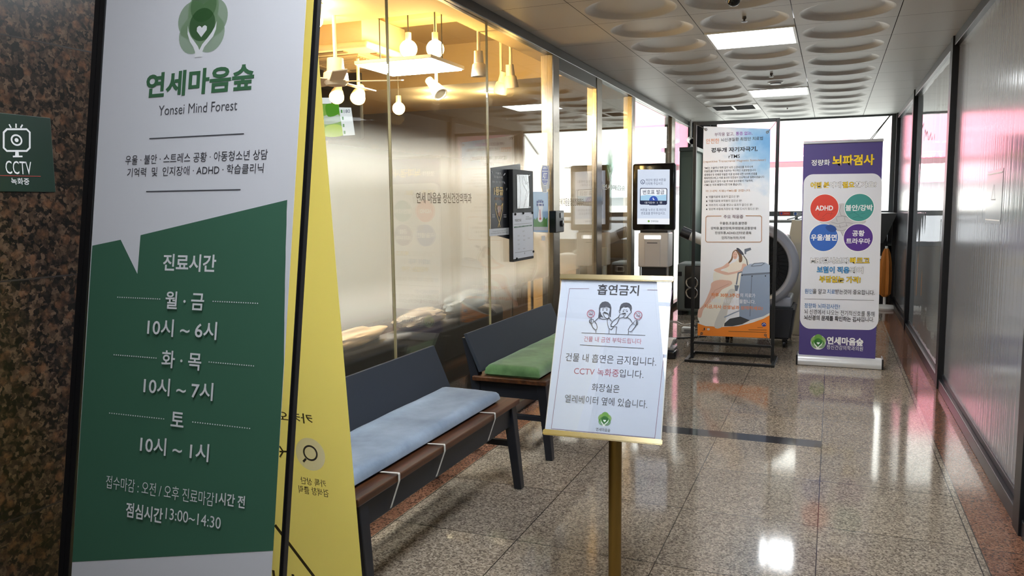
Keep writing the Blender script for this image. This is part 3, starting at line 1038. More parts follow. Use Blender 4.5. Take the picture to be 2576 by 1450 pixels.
  ['l',[404.1,1278.1,441.7,1291.8,486.5,1277.9],3.18,'teald',0],
  ['l',[415.4,1319.5,427.0,1354.0],3.18,'teald',0],
  ['l',[466.4,1312.4,497.7,1319.1],3.16,'teald',0],
  ['p',[193.7,1201.8,225.6,1222.8,265.0,1208.8,282.0,1180.9,260.0,1159.8,220.8,1166.7],'blued',1],
  ['t','ADHD',178.8,1364.3,140.9,41.9,'white',0.03],
  ['t','불안/강박',450.7,1364.1,210.0,52.3,'white',0.025],
  ['t','우울/불면',182.3,1113.5,206.3,54.9,'white',0.025],
  ['t','공황',452.7,1150.1,95.2,51.3,'white',0.025],
  ['t','트라우마',452.9,1084.2,187.4,48.6,'white',0.025],
  ['t','MRI검사보다',235.2,916.5,303.6,55.1,'white',0.015,('ink',0.048)],
  ['t','빠르고',470.7,919.9,150.6,54.3,'yel',0.015,('ink',0.048)],
  ['t','보험이 적용',264.8,836.5,256.1,55.1,'sky',0.015,('ink',0.048)],
  ['t','되어',447.2,837.7,102.1,54.6,'white',0.015,('ink',0.048)],
  ['t','부담없는 가격!',319.7,755.1,324.2,55.1,'yel',0.015,('ink',0.048)],
  ['t','원인',74.5,646.3,63.5,43.1,'sblue',0.004],
  ['t','을 알고',160.8,647.3,105.2,42.9,'dgrey',0.004],
  ['t','치료',255.1,648.3,63.5,42.7,'sblue',0.004],
  ['t','받는것이 중요합니다.',441.9,650.3,306.4,42.2,'dgrey',0.004],
  ['l',[41.3,578.6,592.5,584.4],2.68,'ink',0],
  ['t','정량화 뇌파검사란?',185.7,520.0,285.6,43.0,'sblue',0.004],
  ['t','뇌 신경에서 나오는 전기적신호를 통해',322.0,467.4,555.2,44.2,'dgrey',0],
  ['t','뇌신경의 문제를 확인하는 검사',269.2,416.1,450.8,44.4,'dgrey',0.02],
  ['t','입니다.',548.0,420.2,100.4,43.7,'dgrey',0],
  ['e',164.9,202.2,62.3,65.2,'offw'],
  ['g',164.9,203.7,60.9,'colour'],
  ['t','연세마음숲',378.5,222.8,287.4,68.7,'white',0.04],
  ['t','정신건강의학과의원',377.8,165.0,286.5,40.1,'white',0.0],
],
'KIOSK': [
  ['p',[50.2,1760.2,371.8,1751.6,375.1,1209.3,48.5,1212.0],'~scr',0],
  ['p',[49.4,1270.5,375.7,1266.8,375.1,1209.3,48.5,1212.0],'~scrw',0],
  ['o',102.1,1634.7,19.6,20.5,5.22,'~slate'],
  ['l',[98.1,1642.5,100.8,1627.1,111.3,1624.3],5.23,'~slate',0],
  ['t','하단의 발급 버튼을',233.9,1651.1,201.3,28.0,'~slate',0.0],
  ['t','터치해 주십시오.',221.5,1616.3,175.8,28.0,'~slate',0.0],
  ['p',[75.1,1565.9,85.5,1576.0,339.3,1568.9,349.6,1558.6,348.6,1413.7,338.4,1403.6,84.1,1408.7,73.5,1419.1],'~ink',0],
  ['p',[81.7,1562.0,90.8,1568.2,334.2,1562.7,342.0,1553.7,341.9,1444.3,81.1,1450.0],'~scrw',0],
  ['p',[80.8,1496.4,151.4,1505.6,229.4,1496.8,341.2,1505.4,341.9,1444.3,81.1,1450.0],'~scrb',0],
  ['e',213.0,1447.1,44.0,46.2,'~blue2'],
  ['p',[168.8,1446.4,257.0,1444.1,257.4,1399.3,169.2,1401.4],'~ink',0],
  ['l',[207.5,1475.4,211.6,1458.7,222.0,1456.0],7.78,'~scrw',0],
  ['t','번호표 발급',212.3,1532.2,213.7,46.0,'~ink',0.008],
  ['t','대기인수  1  명',211.5,1426.7,171.3,20.5,'~scrw',0.0],
  ['t','버튼을 누르신 후,하단의',210.4,1354.8,254.5,28.3,'~slate',0.0],
  ['t','번호표를 받아주십시오.',212.0,1320.7,244.2,28.3,'~slate',0.0],
  ['t','연세마음숲',226.4,1241.6,75.3,18.0,'~ink',0.0],
  ['e',166.5,1241.7,10.4,10.3,'~lgreen'],
],
'TROPHY': [
  ['t','건강보험심사평가원',4627.4,1597.8,144.4,14.6,'offw',0.01],
  ['t','우울증',4627.5,1621.6,87.1,12.7,'offw',0.01],
  ['t','우울증 외래 적정성 평가',4628.4,1566.1,196.7,13.7,'offw',0],
  ['t','1등급',4631.5,1508.1,151.0,54.8,'gold',0.05],
  ['t','최우수 기관',4639.1,1459.2,137.8,19.6,'bronze',0.02],
  ['l',[4584.1,1432.8,4573.2,1401.2,4594.1,1362.0,4636.0,1307.2,4647.6,1277.2],8.62,'gold',0],
  ['l',[4699.5,1430.1,4689.3,1390.4,4662.3,1341.2,4629.4,1297.5,4613.7,1277.2],9.0,'gold',0],
  ['l',[4584.1,1432.8,4596.0,1420.6,4601.2,1391.2],8.62,'gold',0],
  ['l',[4699.5,1430.1,4677.3,1415.3,4670.2,1390.6],9.0,'gold',0],
  ['p',[4608.2,1415.6,4668.4,1416.3,4663.2,1370.9,4643.4,1341.5,4621.1,1351.8,4609.4,1376.5],'bronze',0],
  ['l',[4620.5,1410.7,4621.7,1371.4],8.74,'offw',0],
  ['l',[4649.3,1410.5,4648.2,1376.0],6.31,'offw',0],
  ['t','최우수',4542.7,1357.9,48.5,9.7,'offw',0.0],
  ['t','1등급',4542.2,1345.8,43.6,9.7,'offw',0.0],
  ['t','최우수',4730.9,1355.0,52.0,10.0,'offw',0.0],
  ['t','1등급',4730.5,1342.4,46.8,10.0,'offw',0.0],
  ['l',[4524.0,1634.0,4539.0,1617.8],7.2,'offw',0],
  ['l',[4744.0,1624.5,4715.2,1611.2],7.8,'offw',0],
  ['l',[4726.9,1569.4,4736.8,1557.2],7.77,'offw',0],
  ['l',[4771.2,1530.3,4761.6,1515.2],7.9,'offw',0],
],
'CAPTION': [
  ['p',[4476.1,1270.4,4823.5,1269.3,4822.2,1223.3,4478.1,1224.7],'offw',0],
  ['t','건강보험 적정성 평가 결과 1등급',4633.4,1252.9,219.8,6.9,'dgrey',0.0],
  ['t','건강보험심사평가원 우울증 외래',4633.6,1240.1,276.5,6.9,'dgrey',0.0],
],
'BOARD': [
  ['p',[4777.5,1366.6,5151.7,1366.9,5160.2,1059.9,4782.4,1059.6],'paper',0],
  ['t','개원안내',4868.6,1316.0,117.7,19.5,'ink',0.02],
  ['p',[4796.5,1275.7,5134.5,1279.6,5134.3,1271.0,4796.2,1266.6],'bgreen',0],
  ['l',[5014.0,1337.2,5080.2,1337.5],2.92,'brainl',0],
  ['l',[5010.8,1326.7,5135.6,1326.9],2.91,'brainl',0],
  ['l',[5010.6,1318.8,5135.4,1318.8],2.91,'brainl',0],
  ['l',[4802.3,1290.3,5134.8,1292.0],2.71,'brainl',0],
  ['l',[4810.7,1101.3,5139.7,1100.2],2.73,'brainl',0],
  ['t','접수 진료',4968.5,1273.9,265.4,4.2,'offw',0],
  ['l',[4946.8,1242.1,4989.9,1242.1],2.86,'brain',0],
  ['l',[4951.0,1236.7,4985.4,1237.0],2.86,'brain',0],
  ['l',[4856.3,1214.4,4898.0,1214.3],2.77,'brain',0],
  ['l',[4860.3,1209.1,4893.7,1209.3],2.77,'brain',0],
  ['l',[4957.4,1210.3,5000.7,1210.2],2.87,'brain',0],
  ['l',[4961.6,1204.9,4996.2,1205.1],2.87,'brain',0],
  ['l',[5047.1,1190.8,5091.8,1190.4],2.96,'brain',0],
  ['l',[5051.4,1185.3,5087.2,1185.3],2.96,'brain',0],
  ['l',[4855.5,1186.2,4897.3,1185.8],2.77,'brain',0],
  ['l',[4859.5,1180.8,4893.0,1180.8],2.77,'brain',0],
  ['l',[4956.7,1181.6,5000.0,1181.2],2.87,'brain',0],
  ['l',[4960.9,1176.1,4995.5,1176.1],2.87,'brain',0],
  ['l',[4857.5,1157.7,4899.4,1157.2],2.77,'brain',0],
  ['l',[4861.6,1152.4,4895.0,1152.2],2.78,'brain',0],
  ['l',[4859.5,1126.7,4901.4,1125.9],2.78,'brain',0],
  ['l',[4863.5,1121.3,4897.0,1121.0],2.78,'brain',0],
  ['l',[4955.3,1124.0,4998.6,1123.2],2.87,'brain',0],
  ['l',[4959.4,1118.5,4994.1,1118.1],2.87,'brain',0],
  ['l',[4986.3,1094.3,4986.0,1081.6],7.26,'ink',0],
  ['p',[4854.8,1619.6,5064.7,1624.6,5084.3,1513.5,5074.2,1397.1,4857.0,1394.7,4857.3,1510.7],'~foil',0],
  ['l',[4949.2,1617.4,4961.9,1558.5,5032.8,1512.8,4972.2,1397.8],7.09,'white',0],
  ['l',[5020.8,1619.6,5041.6,1575.8,5077.1,1523.9,5009.2,1439.4,4972.2,1397.8],7.27,'white',0],
  ['l',[4900.1,1615.9,4918.4,1511.5,4901.4,1395.8],6.97,'white',0],
  ['l',[4977.5,1613.1,5019.4,1559.7,5063.6,1576.3],7.16,'white',0],
  ['l',[4858.8,1618.2,4893.2,1615.7],5.49,'white',0],
  ['l',[5064.6,1617.3,5101.7,1624.7],5.9,'white',0],
  ['l',[4857.1,1398.7,4901.5,1402.5],5.52,'white',0],
  ['l',[5059.5,1403.5,5107.1,1403.2],5.92,'white',0],
],
'SHIELD': [
  ['p',[5459.8,1702.8,5552.0,1706.6,5580.6,1683.2,5575.7,1594.5,5541.0,1564.1,5482.1,1562.9,5437.9,1591.2,5436.3,1677.8],'white',0],
  ['p',[5463.1,1700.1,5548.6,1703.6,5573.8,1681.8,5568.9,1596.0,5537.7,1566.8,5485.5,1565.8,5444.5,1593.1,5442.9,1676.9],'dblue',0],
  ['t','ADT',5507.1,1633.3,90.6,44.1,'white',0.03],
  ['l',[5450.8,1664.4,5570.1,1668.6],6.61,'white',0],
  ['l',[5449.7,1601.6,5569.0,1602.3],6.62,'white',0],
  ['t','보안경비',5507.9,1586.6,80.7,10.2,'white',0.0],
  ['l',[5472.9,1692.1,5543.3,1694.9],6.65,'white',0],
  ['l',[5462.7,1682.7,5556.7,1685.2],4.98,'white',0],
  ['l',[5482.3,1574.2,5537.8,1575.4],5.02,'white',0],
],
'BARCODE': [
  ['p',[5460.4,1556.9,5554.6,1562.0,5553.7,1508.3,5462.7,1506.2],'offw',0],
  ['l',[5473.5,1549.2,5540.8,1552.1],5.0,'brainl',0],
  ['l',[5473.3,1540.8,5540.6,1543.5],5.01,'brainl',0],
  ['l',[5473.2,1532.3,5540.5,1535.0],5.01,'brainl',0],
  ['l',[5473.0,1523.8,5540.3,1526.4],5.01,'brainl',0],
  ['l',[5472.9,1515.4,5540.2,1517.9],5.01,'brainl',0],
],
'THERMO': [
  ['p',[5261.4,1264.1,5566.3,1249.3,5565.9,1226.2,5267.0,1233.6],'brain',0],
  ['p',[5265.4,1308.0,5283.0,1324.2,5306.3,1307.1,5338.6,1328.6,5370.4,1305.7,5403.2,1321.8,5452.4,1309.5,5486.1,1328.7,5519.5,1308.1,5557.3,1324.6,5561.2,1252.3,5264.4,1260.7],'grass',0],
  ['p',[5356.7,1428.6,5371.9,1383.9,5355.1,1350.6,5354.2,1306.0,5402.6,1290.9,5452.3,1303.9,5445.1,1360.6,5462.3,1394.4,5446.4,1428.3],'white',1],
  ['l',[5396.3,1383.7,5403.1,1316.2],13.06,'red',0],
  ['e',5401.5,1316.2,21.3,8.4,'red'],
  ['l',[5357.2,1450.8,5446.8,1452.0],4.83,'navy',0],
  ['l',[5328.2,1438.6,5373.0,1439.1],14.36,'navy',0],
  ['l',[5386.0,1439.1,5421.9,1439.6],14.63,'navy',0],
  ['l',[5435.0,1439.6,5471.5,1440.2],14.86,'navy',0],
  ['l',[5327.7,1418.7,5363.0,1418.5],15.96,'navy',0],
  ['l',[5375.9,1418.5,5434.6,1417.7],16.21,'navy',0],
  ['l',[5447.8,1417.6,5479.4,1416.9],16.59,'navy',0],
],
'GLASS1': [
  ['t','연세 마음숲 정신건강의학과',3890.7,1461.8,666.3,58.7,'dgold',0.0],
],
'GLASS2': [
  ['t','연세 마음숲 정신건강의학과',6155.9,1438.5,668.1,62.6,'dgold',0.0],
],
'GLASS3': [
  ['g',7367.2,1779.1,141.1,'glass'],
  ['t','연세마음숲',7531.8,1578.8,873.5,50.1,'gwhite',0.01],
],
'TV': [
  ['p',[297.9,2401.8,398.8,2395.6,396.6,2343.6,295.6,2347.6],'~scrw',0],
  ['p',[300.8,2344.7,475.6,2339.0,506.1,2054.6,314.9,2053.9],'~lgreen',0],
  ['p',[301.3,2235.1,461.2,2244.2,490.2,2181.8,309.0,2164.4],'~mist',1],
  ['p',[318.5,2137.5,415.4,2159.2,499.0,2137.8,506.2,2057.2,320.4,2056.3],'~lime',1],
  ['p',[337.9,2338.2,464.7,2330.9,472.1,2252.3,354.7,2232.3],'~leaf',1],
  ['p',[476.3,2306.0,604.4,2297.0,636.7,2055.0,511.4,2054.3],'~scrw',0],
  ['t','180',559.5,2267.6,64.6,31.1,'~slate',0.0],
  ['p',[493.3,2284.2,512.2,2283.1,513.1,2255.3,494.3,2256.3],'~lgreen2',0],
  ['p',[503.4,2222.8,522.3,2221.9,523.3,2194.0,504.4,2195.0],'~lgreen2',0],
  ['p',[509.2,2158.2,528.1,2157.3,529.1,2129.4,510.2,2130.3],'~lgreen2',0],
  ['p',[517.3,2096.8,536.1,2096.0,537.1,2068.1,518.3,2068.9],'~lgreen2',0],
],
'SILL': [
  ['p',[538.2,1278.9,685.4,1277.9,686.7,1226.4,545.0,1227.1],'red',0],
  ['e',566.2,1252.9,14.2,18.4,'dblue'],
  ['l',[599.0,1252.7,669.7,1252.3],8.71,'pink',0],
  ['p',[728.8,1272.0,858.2,1265.4,859.4,1219.9,730.0,1226.2],'offw',0],
  ['e',756.4,1248.9,18.3,20.6,'blue'],
  ['l',[788.9,1245.9,848.1,1242.7],8.6,'slate',0],
],
'RSTICK': [
  ['p',[5172.6,1578.5,4729.4,1580.9,4713.6,1292.6,5189.0,1289.3],'film',0],
  ['l',[5168.2,1564.5,4745.3,1570.9],18.09,'white',0],
  ['l',[5179.5,1303.7,4718.5,1309.6],18.29,'white',0],
  ['l',[4980.5,1519.7,5014.0,1490.4,4916.3,1485.1,4980.5,1519.7],12.56,'white',0],
],
}

# letter outlines are traced first, while the scene is still empty
for rows in DATA.values():
    for e in rows:
        if e[0] == 't':
            glyphs(e[1].lstrip('~'), e[7])
            if len(e) > 8:
                glyphs(e[1].lstrip('~'), e[8][1])

def part(name, bm, mat, th, smooth=False, label=None):
    """a mesh made in world coordinates becomes a part of thing th"""
    off = Vector((0, 0, 0))
    p = th
    while p is not None:
        off += p.matrix_basis.translation
        p = p.parent
    shift(bm, off)
    return obj(name, bm, mat, th, smooth, label=label)

# ================================================================== SETTING
M_FLOOR = granite('floor_granite', 150.0,
                  [(0.15, '#544d48'), (0.36, '#81776d'), (0.5, '#978d82'), (0.66, '#aba094'), (0.88, '#c8beb1')], 0.08,
                  joints=(-0.018, 0.592, 3.55, 0.605, 0.0022, '#3b3531'),
                  border=(-1.80, 0.600, [(0.15, '#4a342c'), (0.38, '#745344'), (0.55, '#875f4f'), (0.85, '#a07c69')]))
M_WALLG = granite('wall_granite', 95.0,
                  [(0.28, '#040404'), (0.41, '#0f0c0a'), (0.50, '#261c16'), (0.60, '#3d2f25'), (0.75, '#58473a')], 0.30, spec=0.3,
                  blob=(24.0, '#2e2019', '#664631'))
M_CEIL = pm('ceiling_panel', '#bab6af', 0.48, 0.0, 0.25)
M_GAP = pm('ceiling_gap', '#2b2a29', 0.8)
M_BLACK = pm('black_frame', '#15161a', 0.35)
M_BLACKP = pm('black_powder_coat', '#121316', 0.4)
M_STEEL = pm('brushed_steel', '#8e877b', 0.27, 1.0, bump=0.02, bscale=30)
M_STEELD = pm('dull_steel', '#6d6b69', 0.35, 0.9)
M_BEIGE = pm('clinic_wall', '#c8b597', 0.7)
M_CLCEIL = pm('clinic_ceiling', '#c9b68f', 0.75)
M_DARKW = pm('dark_wall', '#4a4038', 0.7)
M_GLASS = thin_glass('clear_glass', (0.93, 0.95, 0.92))
M_TINT = thin_glass('tinted_glass', (0.48, 0.50, 0.51))
M_COVER = thin_glass('clear_cover', (0.985, 0.985, 0.985), 0.04)
M_FROST = frost_film('frost_film')
M_WHITE = pm('white_plastic', '#dcdcda', 0.4)
M_WARMW = pm('warm_white_plastic', '#d8ccb4', 0.45)
M_CHROME = pm('chrome', '#d5d5d6', 0.12, 1.0)

XL, XR, ZC = -2.0, 0.79, 2.6
YE = 12.0

bm = B(); box(bm, -6.2, 1.0, -2.6, 12.6, -0.12, 0.0)
struct('floor', bm, M_FLOOR)

# corridor ceiling: metal panels, the middle three rows pressed with round dishes
LX = [-2.0, -1.482, -0.875, -0.268, 0.352, 0.79]
Y0, PY = 5.12, 0.6045
LIGHT_ROWS = (-9, -8, -7, -5, 1, 6)
VENT_ROW = 8
def dish(bm, x0, x1, y0, y1, z, g=0.0022, n=40):
    cx, cy = (x0 + x1) / 2, (y0 + y1) / 2
    hx, hy = (x1 - x0) / 2 - g, (y1 - y0) / 2 - g
    prof = [(0.280, 0.0), (0.270, 0.002), (0.218, 0.022), (0.204, 0.024)]
    sq, rings = [], [[] for _ in prof]
    for k in range(n):
        a = 2 * math.pi * k / n
        c, s_ = math.cos(a), math.sin(a)
        q = 1 / max(abs(c), abs(s_))
        sq.append(bm.verts.new((cx + c * q * hx, cy + s_ * q * hy, z)))
        for rg, (r, h) in zip(rings, prof):
            rg.append(bm.verts.new((cx + c * r, cy + s_ * r, z + h)))
    for k in range(n):
        j = (k + 1) % n
        bm.faces.new((sq[k], sq[j], rings[0][j], rings[0][k]))
        for a, b in zip(rings, rings[1:]):
            bm.faces.new((a[k], a[j], b[j], b[k]))
    bm.faces.new(rings[-1])
bm = B()
for row in range(-13, 12):
    y0, y1 = Y0 + row * PY, min(Y0 + (row + 1) * PY, YE)
    if y0 > YE - 0.05:
        continue
    for ci in range(5):
        x0, x1 = LX[ci], LX[ci + 1]
        if ci == 2 and row in LIGHT_ROWS:
            continue
        if ci == 1 and row == VENT_ROW:
            continue
        if ci in (1, 2, 3) and y1 - y0 > 0.58:
            dish(bm, x0, x1, y0, y1, ZC)
        else:
            g = 0.0022
            vs = [bm.verts.new(p) for p in ((x0 + g, y0 + g, ZC), (x1 - g, y0 + g, ZC), (x1 - g, y1 - g, ZC), (x0 + g, y1 - g, ZC))]
            bm.faces.new(vs)
struct('ceiling', bm, M_CEIL)
bm = B(); box(bm, -2.02, 0.9, -2.6, 12.1, 2.68, 2.74)
struct('ceiling_void', bm, M_GAP)
bm = B(); box(bm, -6.6, 1.4, -3.0, 12.6, 3.3, 3.5)
struct('roof_sun_block', bm, M_GAP)  # unseen slab added to block sun leaking through the panel gaps

# granite wall at the near left, then an unseen end wall added to keep the sun out
bm = B(); box(bm, -2.35, -1.945, -2.6, 1.95, 0, 2.68)
struct('wall_left', bm, M_WALLG)
bm = B()
for z in (0.62, 1.24, 1.86):
    box(bm, -1.9462, -1.9445, -2.6, 1.95, z - 0.002, z + 0.002)
struct('trim_1', bm, pm('granite_joint', '#1b1512', 0.6))
bm = B(); box(bm, -2.35, 1.0, -2.8, -2.6, 0, 2.68)
struct('wall_near_sun_block', bm, pm('sun_block_wall', '#a9a39a', 0.7))

# ---- clinic behind the glass
bm = B(); box(bm, -6.3, -6.2, 1.6, 12.1, 0, 3.2); struct('wall_clinic_back', bm, M_BEIGE)
bm = B(); box(bm, -6.2, -2.02, 1.75, 1.95, 0, 3.2); struct('wall_clinic_near', bm, M_BEIGE)
bm = B(); box(bm, -6.2, -2.16, 8.75, 8.9, 0, 3.2); struct('wall_clinic_end', bm, M_DARKW)
bm = B()
box(bm, -2.28, -2.02, 1.95, 8.75, 2.6, 3.2)
box(bm, -6.2, -2.28, 1.95, 4.38, 2.6, 3.2)
box(bm, -6.2, -2.28, 7.0, 8.75, 2.6, 3.2)
box(bm, -6.2, -2.28, 4.38, 7.0, 2.98, 3.2)
box(bm, -2.16, -2.02, 8.75, 12.0, 2.6, 3.2)
struct('ceiling_clinic', bm, M_CLCEIL)
# beam and duct inside the raised bay
bm = B(); box(bm, -6.1, -2.32, 5.25, 5.45, 2.80, 2.98); box(bm, -3.9, -3.7, 4.4, 7.0, 2.82, 2.98)
struct('trim_beam', bm, M_CLCEIL)

# ---- glass partition on the left
def pane(name, y0, y1, z0, z1, x=XL, frost=True):
    bm = B(); box(bm, x, x + 0.010, y0, y1, z0, z1)
    w = struct(name, bm, M_GLASS)
    if frost:
        bm = B(); box(bm, x - 0.004, x - 0.002, y0 + 0.002, y1 - 0.002, 0.4, 2.2)
        obj('frost_film', bm, M_FROST, w)
    return w
win2 = pane('window_2', 1.96, 3.318, 0.06, 2.535)
win3 = pane('window_3', 3.326, 4.484, 0.06, 2.535)
win4 = pane('window_4', 4.492, 5.625, 0.06, 2.535)
door1 = pane('door_1', 5.79, 6.80, 0.06, 2.44)
win5 = pane('window_5', 7.00, 8.13, 0.06, 2.535, frost=False)
win6 = pane('window_6', 8.29, 10.31, 0.06, 2.535, frost=False)
win7 = pane('window_8', 10.57, 11.85, 0.06, 2.535, frost=False)
bm = B(); box(bm, XL - 0.03, XL + 0.035, 1.96, 11.9, 2.535, 2.6, 0.004); box(bm, XL - 0.03, XL + 0.028, 5.80, 6.82, 2.44, 2.54, 0.003)
struct('trim_header', bm, M_STEELD)
bm = B(); box(bm, XL - 0.03, XL + 0.04, 1.96, 5.64, 0.0, 0.06, 0.004); box(bm, XL - 0.03, XL + 0.04, 7.0, 11.9, 0.0, 0.06, 0.004); box(bm, XL - 0.02, XL + 0.02, 5.79, 6.8, 0.015, 0.07, 0.004)
struct('baseboard_left', bm, M_STEELD)
for i, (a, b) in enumerate(((5.635, 5.785), (6.82, 6.99), (8.14, 8.28), (10.32, 10.56))):
    bm = B(); box(bm, XL - 0.06, XL + 0.035, a, b, 0, 2.535, 0.005)
    struct('trim_post_%d' % (i + 1), bm, M_STEEL)
# clear silicone seams between the frameless panes
bm = B()
for y in (3.322, 4.488):
    box(bm, XL - 0.001, XL + 0.012, y - 0.003, y + 0.003, 0.06, 2.535)
struct('trim_seams', bm, pm('seam', '#9c9172', 0.25))

# ---- black-framed filmed glass on the right
M_FG1 = film_glass('filmed_glass', '#7e8188', 0.15, 0.05)
M_FG2 = film_glass('filmed_glass_wavy', '#8b9196', 0.03, 0.40)
posts = [-1.0, 1.3, 3.80, 6.62, 9.56, 11.93]
bm = B()
box(bm, XR - 0.01, XR + 0.06, -2.6, 11.98, 2.53, 2.6, 0.003)
struct('trim_head_right', bm, M_BLACK)
bm = B(); box(bm, XR - 0.012, XR + 0.07, -2.6, 11.98, 0.0, 0.075, 0.004); box(bm, XR + 0.012, XR + 0.07, -2.6, 11.98, 0.075, 0.11, 0.003)
struct('baseboard_right', bm, pm('dark_rail', '#2c2e33', 0.3, 0.4))
for i, y in enumerate(posts):
    bm = B(); box(bm, XR - 0.022, XR + 0.07, y - 0.06, y + 0.06, 0.0, 2.6, 0.003)
    struct('trim_pillar_%d' % (i + 1), bm, M_BLACK)
wr = []
for i, (a, b) in enumerate(zip(posts, posts[1:])):
    bm = B(); bmesh.ops.create_grid(bm, x_segments=2, y_segments=2, size=1)
    bm.free(); bm = B()
    box(bm, XR + 0.022, XR + 0.034, a + 0.055, b - 0.055, 0.1, 2.535)
    wr.append(struct('window_%d' % (10 + i), bm, M_FG2 if i == 3 else M_FG1))
bm = B(); box(bm, XR + 0.075, XR + 0.15, -2.6, 12.1, 0, 2.68)
struct('wall_right', bm, pm('wall_behind_glass', '#3a3c40', 0.8))

# ---- end of the corridor: big window over a low glazed wall
M_MULL = pm('window_frame', '#5b6164', 0.4, 0.3)
bm = B()
box(bm, -2.05, 0.79, 11.98, 12.08, 1.215, 1.285, 0.004)
box(bm, -2.05, 0.79, 11.98, 12.08, 2.575, 2.7)
box(bm, -2.05, 0.79, 11.98, 12.10, 0.80, 0.86, 0.004)
box(bm, -1.70, -1.62, 11.99, 12.06, 0.1, 2.6, 0.003)
box(bm, 0.715, 0.79, 11.99, 12.06, 0.1, 2.6, 0.003)
box(bm, -0.50, -0.46, 11.99, 12.05, 0.1, 1.22, 0.003)
wf = struct('window_1', bm, M_MULL)
bm = B(); box(bm, -1.63, 0.72, 12.02, 12.028, 1.28, 2.58)
obj('glass', bm, M_GLASS, wf)
bm = B(); box(bm, -1.63, 0.72, 12.02, 12.028, 0.86, 1.22)
obj('lower_glass', bm, M_TINT, wf)
bm = B(); box(bm, -2.05, 0.79, 11.99, 12.10, 0.0, 0.80)
struct('wall_parapet', bm, pm('parapet_brown', '#6b5f50', 0.5))
bm = B(); box(bm, -2.02, -1.70, 11.86, 12.08, 0, 2.68)
struct('wall_end', bm, pm('end_pillar', '#22242a', 0.5))
Print((-1.25, 11.979, 0), (1, 0, 0), (0, 0, 1)).draw(DATA['SILL']).build('stickers', wf)
# diagonal stay of the window
th = thing('window_stay', 'thin pair of grey rods slanting across the top right of the bright end window', 'rod', (0.6, 11.9, 2.4))
for dx in (0.0, 0.022):
    bm = B(); tube(bm, [(0.70 - dx, 11.93, 2.59 - dx), (0.44 - dx, 11.93, 2.22)], 0.006, 8)
    part('rod', bm, M_STEELD, th)

# ---- across the street, seen blown out through the end window
bm = B(); box(bm, -14, 16, 24, 34, -9, 16)
for i in range(6):
    for j in range(4):
        box(bm, -11 + i * 4.2, -8.6 + i * 4.2, 23.94, 24.1, -6 + j * 4.3, -4.1 + j * 4.3, mi=1)
b_ = obj('street_building', bm, [pm('pale_facade', '#e6e3e2', 0.8), pm('facade_window', '#d3d6d8', 0.3)])
tag(b_, 'pale building across the street beyond the bright end window', 'building')
for x0, x1, z0, z1, c, lb in ((-6.4, 0.4, 2.55, 5.0, '#dd849a', 'long pink sign board high on the building across the street'),
                              (1.6, 2.6, 1.6, 2.7, '#cfe0e4', 'small pale blue sign board on the building across the street'),
                              (-5.4, 0.2, 1.9, 2.4, '#e5a3b3', 'low pink sign strip on the building across the street')):
    bm = B(); box(bm, x0, x1, 23.65, 23.938, z0, z1, 0.03)
    tag(obj('sign_board', bm, pm('board_' + c[1:], c, 0.6)), lb, 'sign')

# ================================================================== CEILING FITTINGS
M_PANEL = pm('lit_panel', '#ffffff', 0.5, emit=(0.93, 0.97, 1.0), estr=PANEL_E)
M_PANEL2 = pm('lit_panel_dim', '#ffffff', 0.5, emit=(0.93, 0.97, 1.0), estr=PANEL_E * 0.5)
M_PANEL3 = pm('lit_panel_boost', '#ffffff', 0.5, emit=(0.93, 0.97, 1.0), estr=PANEL_E * 1.7)  # boosted emission for the added panel over the notice
def ceiling_light(row, label):
    y0 = Y0 + row * PY
    x0, x1 = LX[2], LX[3]
    th = thing('ceiling_light', label, 'ceiling light', ((x0 + x1) / 2, y0 + PY / 2, ZC), 'square panel lights in the corridor ceiling')
    bm = B()
    for a in ((x0 + .003, x0 + .02, y0 + .003, y0 + PY - .003), (x1 - .02, x1 - .003, y0 + .003, y0 + PY - .003), (x0 + .02, x1 - .02, y0 + .003, y0 + .02), (x0 + .02, x1 - .02, y0 + PY - .02, y0 + PY - .003)):
        box(bm, *a, ZC - 0.006, ZC + 0.05)
    part('frame', bm, M_WHITE, th)
    bm = B(); box(bm, x0 + .02, x1 - .02, y0 + .02, y0 + PY - .02, ZC - 0.003, ZC + 0.03)
    part('diffuser', bm, M_PANEL2 if row < -6 else M_PANEL3 if row < 0 else M_PANEL, th)
ceiling_light(1, 'bright square ceiling panel light, the larger and nearer of the two in view')
ceiling_light(6, 'bright square ceiling panel light behind the larger one, close to the round detector')
ceiling_light(-5, 'added square ceiling panel light brightening the no smoking stand, out of view')  # added unseen panel, set here to brighten the notice and yellow banner
ceiling_light(-7, 'first of three joined ceiling panel lights over the near end, out of view')
ceiling_light(-8, 'middle one of three joined ceiling panel lights over the near end, out of view')
ceiling_light(-9, 'last of three joined ceiling panel lights over the near end, out of view')

